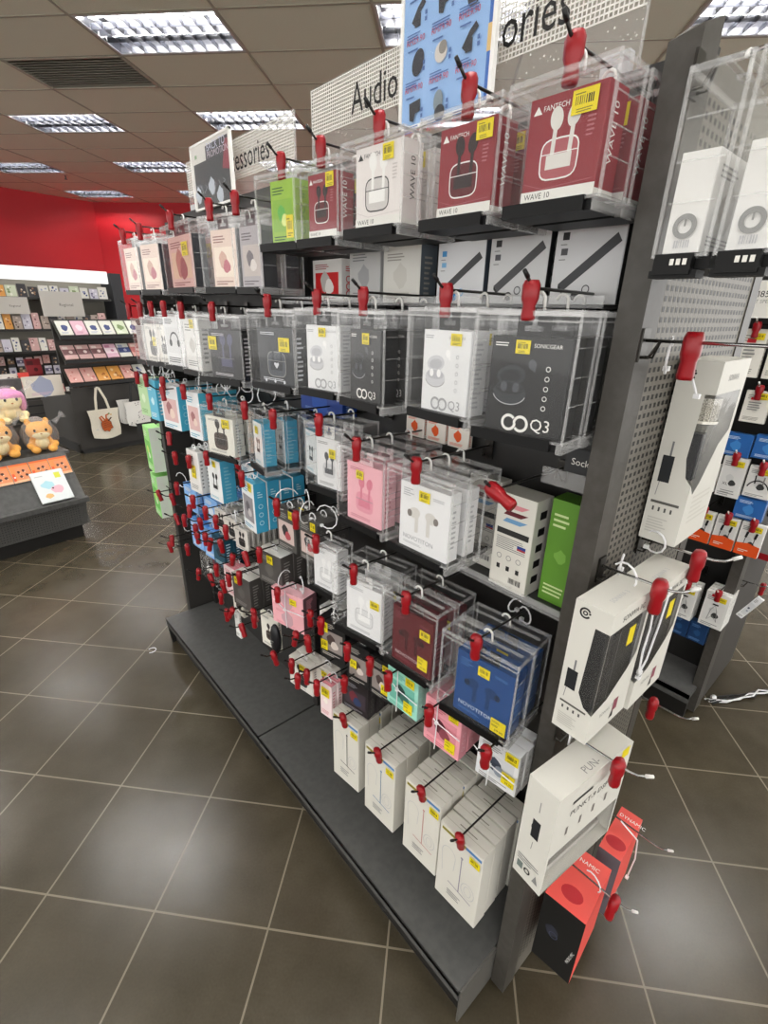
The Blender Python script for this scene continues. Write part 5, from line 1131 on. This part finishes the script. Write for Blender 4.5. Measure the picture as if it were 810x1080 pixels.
# ------------------------------------------------------------------ stationery run with tote bags, and wall shelving behind
def run_at(a, d, z): return (.963 + .986 * a - .167 * d, 5.908 + .167 * a + .986 * d, z)
o = bpy.data.objects.new('stationery_shelving', None); COL.objects.link(o); o.location = (.963, 5.908, 0); o.rotation_euler = (0, 0, R(ST))
RM_ = M('#35322f', .55)
m = MB(); m.box(0, 1.5, 0, .02, .04, .69, RM_); m.box(0, 1.5, .135, .15, .69, 1.34, RM_); m.build('front_panel', o)
m = MB(); m.box(-.012, 0, 0, .9, .04, .62, RM_); m.box(.0, 1.5, .0, .9, 0, .05, KICKM); m.build('side_panel', o)
m = MB(); m.box(-.018, -.012, .04, .65, .0, .10, KICKM); m.build('kick_plate', o)
for z0 in (.705, .93, 1.16):
    m = MB(); m.hexa([(0, -.03, z0), (1.5, -.03, z0), (1.5, .0, z0 - .01), (0, .0, z0 - .01), (0, -.03, z0 + .03), (1.5, -.03, z0 + .03), (1.5, -.025, z0 + .03), (0, -.025, z0 + .03)], BLACK)
    m.hexa([(0, -.02, z0), (1.5, -.02, z0), (1.5, .12, z0 + .17), (0, .12, z0 + .17), (0, -.02, z0 + .006), (1.5, -.02, z0 + .006), (1.5, .115, z0 + .176), (0, .115, z0 + .176)], RM_); m.build('tilted_shelf', o)
tag(o, 'dark stationery shelving with tilted shelves and tote bags on its front', 'shelving')
def book(name, w, h, th, loc, rot, cols, label, cat, seed, style=0):
    rn = random.Random(seed); m = MB(); m.box(-th, 0, -w / 2, w / 2, 0, h, M(cols[0], .45)); d = D(m, (-th, w / 2, 0), (0, -1, 0), (0, 0, 1), w, h)
    if style == 0: d.blob(.5, .5, .3, M(cols[1], .45), seed); d.small(.15, .1, .8, .25, 2, M(cols[2], .45), seed)
    elif style == 1:
        for i in range(5): d.blob(rn.uniform(.2, .8), rn.uniform(.15, .85), rn.uniform(.08, .16), M(cols[1 + i % 2], .45), seed + i)
    else: d.rect(.0, .3, 1, .7, M(cols[1], .45)); d.rect(.1, .72, .5, .9, M(cols[2], .45)); d.ell(.6, .5, .14, M(cols[2], .45))
    return tag(m.build(name, None, loc, rot), label, cat)
tl = math.degrees(math.atan2(.135, .17))
PAL = {'w': ('#d9d7cf', '#3f4a7a', '#9aa0b8'), 'p': ('#d9b0c0', '#e8d3da', '#b87890'), 'r': ('#c9a3a0', '#7d5a5c', '#e0cfc9'), 'k': ('#d8a49c', '#c77a78', '#e8d0c6'), 'o': ('#d99a4e', '#a8642e', '#e8c99a'), 'g': ('#c9d1b8', '#7a8f60', '#e3e5d8'), 'b': ('#3b3a3e', '#8a6a50', '#c9b9a0'), 'm': ('#a89a90', '#5a4a44', '#d3c6ba'), 'v': ('#c3c0cc', '#6a6480', '#e0dde6')}
rowsR = [(1.16, ['w', 'p', 'w', 'w', 'g', 'w'], 'top'), (.93, ['r', 'r', 'r', 'p', 'w', 'k'], 'middle'), (.705, ['k', 'k', 'o', 'o', 'k', 'w'], 'lowest')]
for z0, ks, rn_ in rowsR:
    for i, k in enumerate(ks):
        a = .075 + i * .135
        book('notebook', .12, .16, .012, run_at(a, -.013, z0 + .035), (0, R(tl), R(ST + 90)), PAL[k], f'{("pale", "mauve", "patterned", "bright", "light", "plain")[i]} notebook on the {rn_} tilted shelf, {ordn[i]} from the shelving end', 'notebook', i + int(z0 * 10), 1 if rn_ == 'lowest' else 0 if rn_ == 'top' else 2)
def tote(name, w, h, a, d, z, cloth, art, label, handles=True, strap=WHITE, tilt=0):
    o = bpy.data.objects.new(name, None); COL.objects.link(o); o.location = run_at(a, d, z); o.rotation_euler = (0, R(tilt), R(ST + 90))
    m = MB(); vs = []; fs = []; nu, nv = 8, 8
    for s in (0, 1):
        for j in range(nv + 1):
            for i in range(nu + 1):
                u, v = i / nu, j / nv; wx = w * (1 - .10 * (1 - v)) ; bul = .028 * math.sin(math.pi * u) * (1 - .6 * v)
                vs.append(((-bul if s == 0 else bul) - .03, (.5 - u) * wx + .006 * math.sin(7 * v + 3 * u), -h + v * h - .02 * math.sin(math.pi * u) * (1 - v)))
    N = (nu + 1) * (nv + 1)
    for s in (0, 1):
        for j in range(nv):
            for i in range(nu):
                b = s * N + j * (nu + 1) + i; f = (b, b + 1, b + nu + 2, b + nu + 1); fs.append(f if s == 0 else f[::-1])
    m.raw(vs, fs, cloth); m.build('cloth_body', o, smooth=True)
    m = MB(); dd = D(m, (-.0635, w / 2, -h), (0, -1, 0), (0, 0, 1), w, h); art(dd); m.build('printed_pattern', o)
    if handles:
        for k, x in enumerate((-.032, -.026)):
            m = MB(); pts = [(x, w * .22, -.03), (x, w * .17, h * .42), (x + .01, w * .08, h * .76), (x + .01, w * .0, h * .76), (x, -w * .14, h * .36), (x, -w * .22, -.03)]
            for i in range(len(pts) - 1):
                p, q = Vector(pts[i]), Vector(pts[i + 1]); t_ = (q - p).normalized(); n_ = Vector((0, -t_.z, t_.y)) * .011
                m.hexa([p - n_ , p + n_, p + n_ + Vector((.003, 0, 0)), p - n_ + Vector((.003, 0, 0)), q - n_, q + n_, q + n_ + Vector((.003, 0, 0)), q - n_ + Vector((.003, 0, 0))], strap)
            m.build('handle', o)
    if not handles: return tag(o, label, 'tote bag')
    m = MB(); m.tube([(.02, w * .04, h * .745), (-.03, w * .04, h * .755), (-.045, w * .04, h * .78)], .003, CHROME, 6); m.build('hang_ring', o)
    return tag(o, label, 'tote bag')
canvas = noise_mat('cream_canvas', '#d6cfbe', '#dfd8c8', 160, .9, .1, .3)
def art_heart(d):
    br, dk_ = M('#b5561f', .7), M('#4a2216', .7)
    d.blob(.5, .42, .2, dk_, 3, 14, .25); d.blob(.5, .42, .185, br, 3, 14, .235)
    d.line([(.38, .55), (.3, .74), (.36, .78), (.46, .62)], .05, br); d.line([(.5, .62), (.52, .8), (.6, .82)], .05, br); d.line([(.56, .58), (.68, .7)], .04, dk_)
    for i in range(4): d.line([(.38, .35 + .07 * i), (.52, .38 + .07 * i), (.64, .33 + .07 * i)], .014, dk_)
    d.ell(.62, .84, .03, M('#6f8a4a', .7)); d.ell(.68, .8, .025, M('#c99a3a', .7)); d.small(.12, .3, .26, .36, 1, SILVER)
tote('canvas_tote', .31, .29, .24, -.055, .46, canvas, art_heart, 'cream canvas tote bag printed with a brown heart drawing', True, canvas)
def art_stars(d):
    rn = random.Random(2)
    for i in range(26): d.blob(rn.uniform(.08, .92), rn.uniform(.05, .95), .022, M('#3a3a3c', .7), i, 6)
tote('canvas_tote', .27, .25, .58, -.105, .51, M('#dcdad4', .8), art_stars, 'white tote bag with small dark pattern and black straps', True, BLACK)
tote('canvas_tote', .13, .24, .465, -.036, .53, M('#d3d1cc', .8), art_stars, 'patterned white tote bag in clear wrap behind the heart tote', False)
tote('shoulder_bag', .26, .09, .62, -.20, .285, M('#222223', .7), lambda d: d.small(.2, .4, .5, .6, 1, DARK), 'black cloth bag hanging under the patterned tote', False)
m = MB(); m.tube([(0, .07, 0), (-.01, .06, -.12), (-.012, .01, -.19), (-.012, -.04, -.17), (-.01, -.08, -.02)], .006, BLACK, 6)
o = bpy.data.objects['shoulder_bag']; m.build('shoulder_strap', o, (-.03, 0, -.06))
# wall shelving with a bright header
def wall_at(a, d, z): return run_at(a, d, z)
W0, W1, WD = -1.6, 1.98, 3.0
o = bpy.data.objects.new('wall_shelving', None); COL.objects.link(o); o.location = run_at(0, WD, 0); o.rotation_euler = (0, 0, R(ST))
m = MB(); m.box(W0, W1, .36, .40, 0, 1.95, M('#8f8b80', .6)); m.build('back_panel', o)
for z in (1.555, 1.13, .83):
    m = MB(); m.box(W0, W1 - .1, 0, .36, z - .03, z, M('#2c2a28', .5)); m.build('shelf_board', o)
m = MB(); m.box(W0, W1, .30, .36, .0, .8, M('#3a3733', .6)); m.build('lower_panel', o)
m = MB(); m.box(W1 - .06, W1 + .1, -.02, .4, 0, 1.93, M('#2e2f33', .5)); m.build('side_upright', o)
HEAD = emis('lit_header', (1, .985, .96, 1), .62)
for i in range(6):
    x = W1 - .10 - .56 * (i + 1); m = MB(); m.box(x + .004, x + .556, -.02, .06, 1.775, 1.945, HEAD); m.build('lit_header', o)
tag(o, 'wall shelving with glowing white header strip below the red wall', 'shelving')
cols = ['w', 'b', 'v', 'r', 'g', 'o', 'm', 'k', 'p']
def stock(z, n, a0, step, h, w, nm, ks, dd=.02, tilt=6, style=1):
    for i in range(n):
        k = ks[i % len(ks)]; hh = h * (1 + .12 * math.sin(i * 2.3 + z))
        book('stationery_pack', w * (1 - .08 * (i % 3)), hh, .02, wall_at(a0 + i * step, WD + dd, z), (0, R(tilt), R(ST + 90 + (i * 37 % 9) - 4)), PAL[k] if isinstance(k, str) else k, f'{("white", "dark", "lilac", "rose", "green", "amber", "taupe", "coral", "mauve")[cols.index(k) if isinstance(k, str) else 0]} stationery pack on the {nm}, {(ordn + ["thirteenth", "fourteenth", "fifteenth", "sixteenth"])[i]} along from the dark upright', 'stationery pack', i + int(z * 20), style)
stock(1.555, 13, 1.78, -.135, .15, .125, 'top wall shelf', ['w', 'v', 'w', 'g', 'v', 'w', 'w', 'b', 'b', 'g', 'o', 'r', 'o'], .03)
stock(1.13, 16, 1.70, -.115, .20, .108, 'second wall shelf', ['r', 'm', 'b', 'w', 'm', 'w', 'b', 'm', 'r', 'v', 'm', 'o', 'w', 'm', 'b', 'v'], .02)
stock(.83, 16, 1.70, -.112, .17, .105, 'third wall shelf', ['g', 'm', 'b', 'w', 'g', 'w', 'b', 'r', 'w', 'r', 'b', 'w', 'v', 'm', 'r', 'w'], .02)
def header_card(a, z, w, h, txt, label):
    m = MB(); m.box(-.006, 0, -w / 2, w / 2, 0, h, M('#bdb9b2', .5)); d = D(m, (-.006, w / 2, 0), (0, -1, 0), (0, 0, 1), w, h); d.txt(txt, .42, .42, .1, M('#55524e')); 
    return tag(m.build('header_card', None, wall_at(a, WD - .03, z), (0, 0, R(ST + 90))), label, 'sign card')
header_card(1.16, 1.30, .56, .34, 'Regional', 'pale header card with dark word in the middle of the wall shelves')
header_card(.52, 1.33, .40, .22, 'Regional', 'pale header card cut by the picture edge on the wall shelves')
rn = random.Random(21)
for i in range(44):
    r_, c = divmod(i, 11); a = 1.32 - .115 * c; z = .62 - .145 * r_ + rn.uniform(-.012, .012)
    k = rn.choice(['w', 'r', 'm', 'b', 'g', 'v', 'k', 'w', 'm'])
    book('hanging_card_pack', .085 + rn.uniform(-.01, .015), .12, .012, wall_at(a, WD + .22 - .03 * rn.random(), z), (0, 0, R(ST + 90)), PAL[k], f'small hanging card pack on the wall pegs, {ordn[r_]} row down, {ordn[c]} along', 'card pack', 60 + i, rn.choice([0, 1, 2]))
book('hanging_pad', .34, .20, .02, run_at(-.20, .10, .62), (0, R(4), R(ST + 90)), ('#d8cfc2', '#9a9fb5', '#c9a9b8'), 'wide cream pad with three small faint drawings beside the dark shelving', 'pad', 3, 0)
book('hanging_pad', .17, .18, .02, run_at(-.42, .35, .65), (0, R(4), R(ST + 90)), ('#dcd9d2', '#2c2a2a', '#6a5a5a'), 'white pack with black figure print beside the cream pad', 'pad', 5, 1)
book('hanging_pad', .09, .16, .02, run_at(-.29, .30, .68), (0, R(4), R(ST + 90)), ('#d8473f', '#e88a80', '#f0c0b8'), 'small bright red pack between the white and cream pads', 'pad', 8, 0)
book('hanging_pad', .14, .22, .03, run_at(-.10, .60, .72), (0, R(4), R(ST + 90)), ('#6e1a20', '#8a2a30', '#4a1014'), 'dark red pouch behind the shelving end', 'pouch', 9, 2)
m = MB()
m.box(-.3, .12, 0, .02, .0, .56, M('#3f3c38', .5)); m.box(-.3, .12, -.004, 0, .50, .515, BLACK); m.box(-.3, .12, -.004, 0, .42, .43, BLACK)
tag(m.build('drawer_cabinet', None, run_at(-.30, .30, .0), (0, 0, R(ST))), 'dark drawer front between the plush stand and tote shelving', 'cabinet')

# ------------------------------------------------------------------ world and render look
w = bpy.data.worlds.new('shop_ambient'); SC.world = w; w.use_nodes = True
bg = w.node_tree.nodes['Background']; bg.inputs[0].default_value = (1.0, .985, .96, 1); bg.inputs[1].default_value = 1.35
SC.view_settings.view_transform = 'Standard'; SC.view_settings.look = 'None'; SC.view_settings.gamma = 1; SC.view_settings.use_curve_mapping = False
SC.view_settings.exposure = 1.05
c = SC.cycles
c.max_bounces = 20; c.diffuse_bounces = 4; c.glossy_bounces = 4; c.transmission_bounces = 6; c.transparent_max_bounces = 40
c.use_denoising = True; c.use_light_tree = True; c.sample_clamp_indirect = 5.0; c.sample_clamp_direct = 8.0; c.caustics_reflective = False; c.caustics_refractive = False
print('OBJECTS', len(bpy.data.objects), 'TOP', sum(1 for o in bpy.data.objects if o.parent is None))
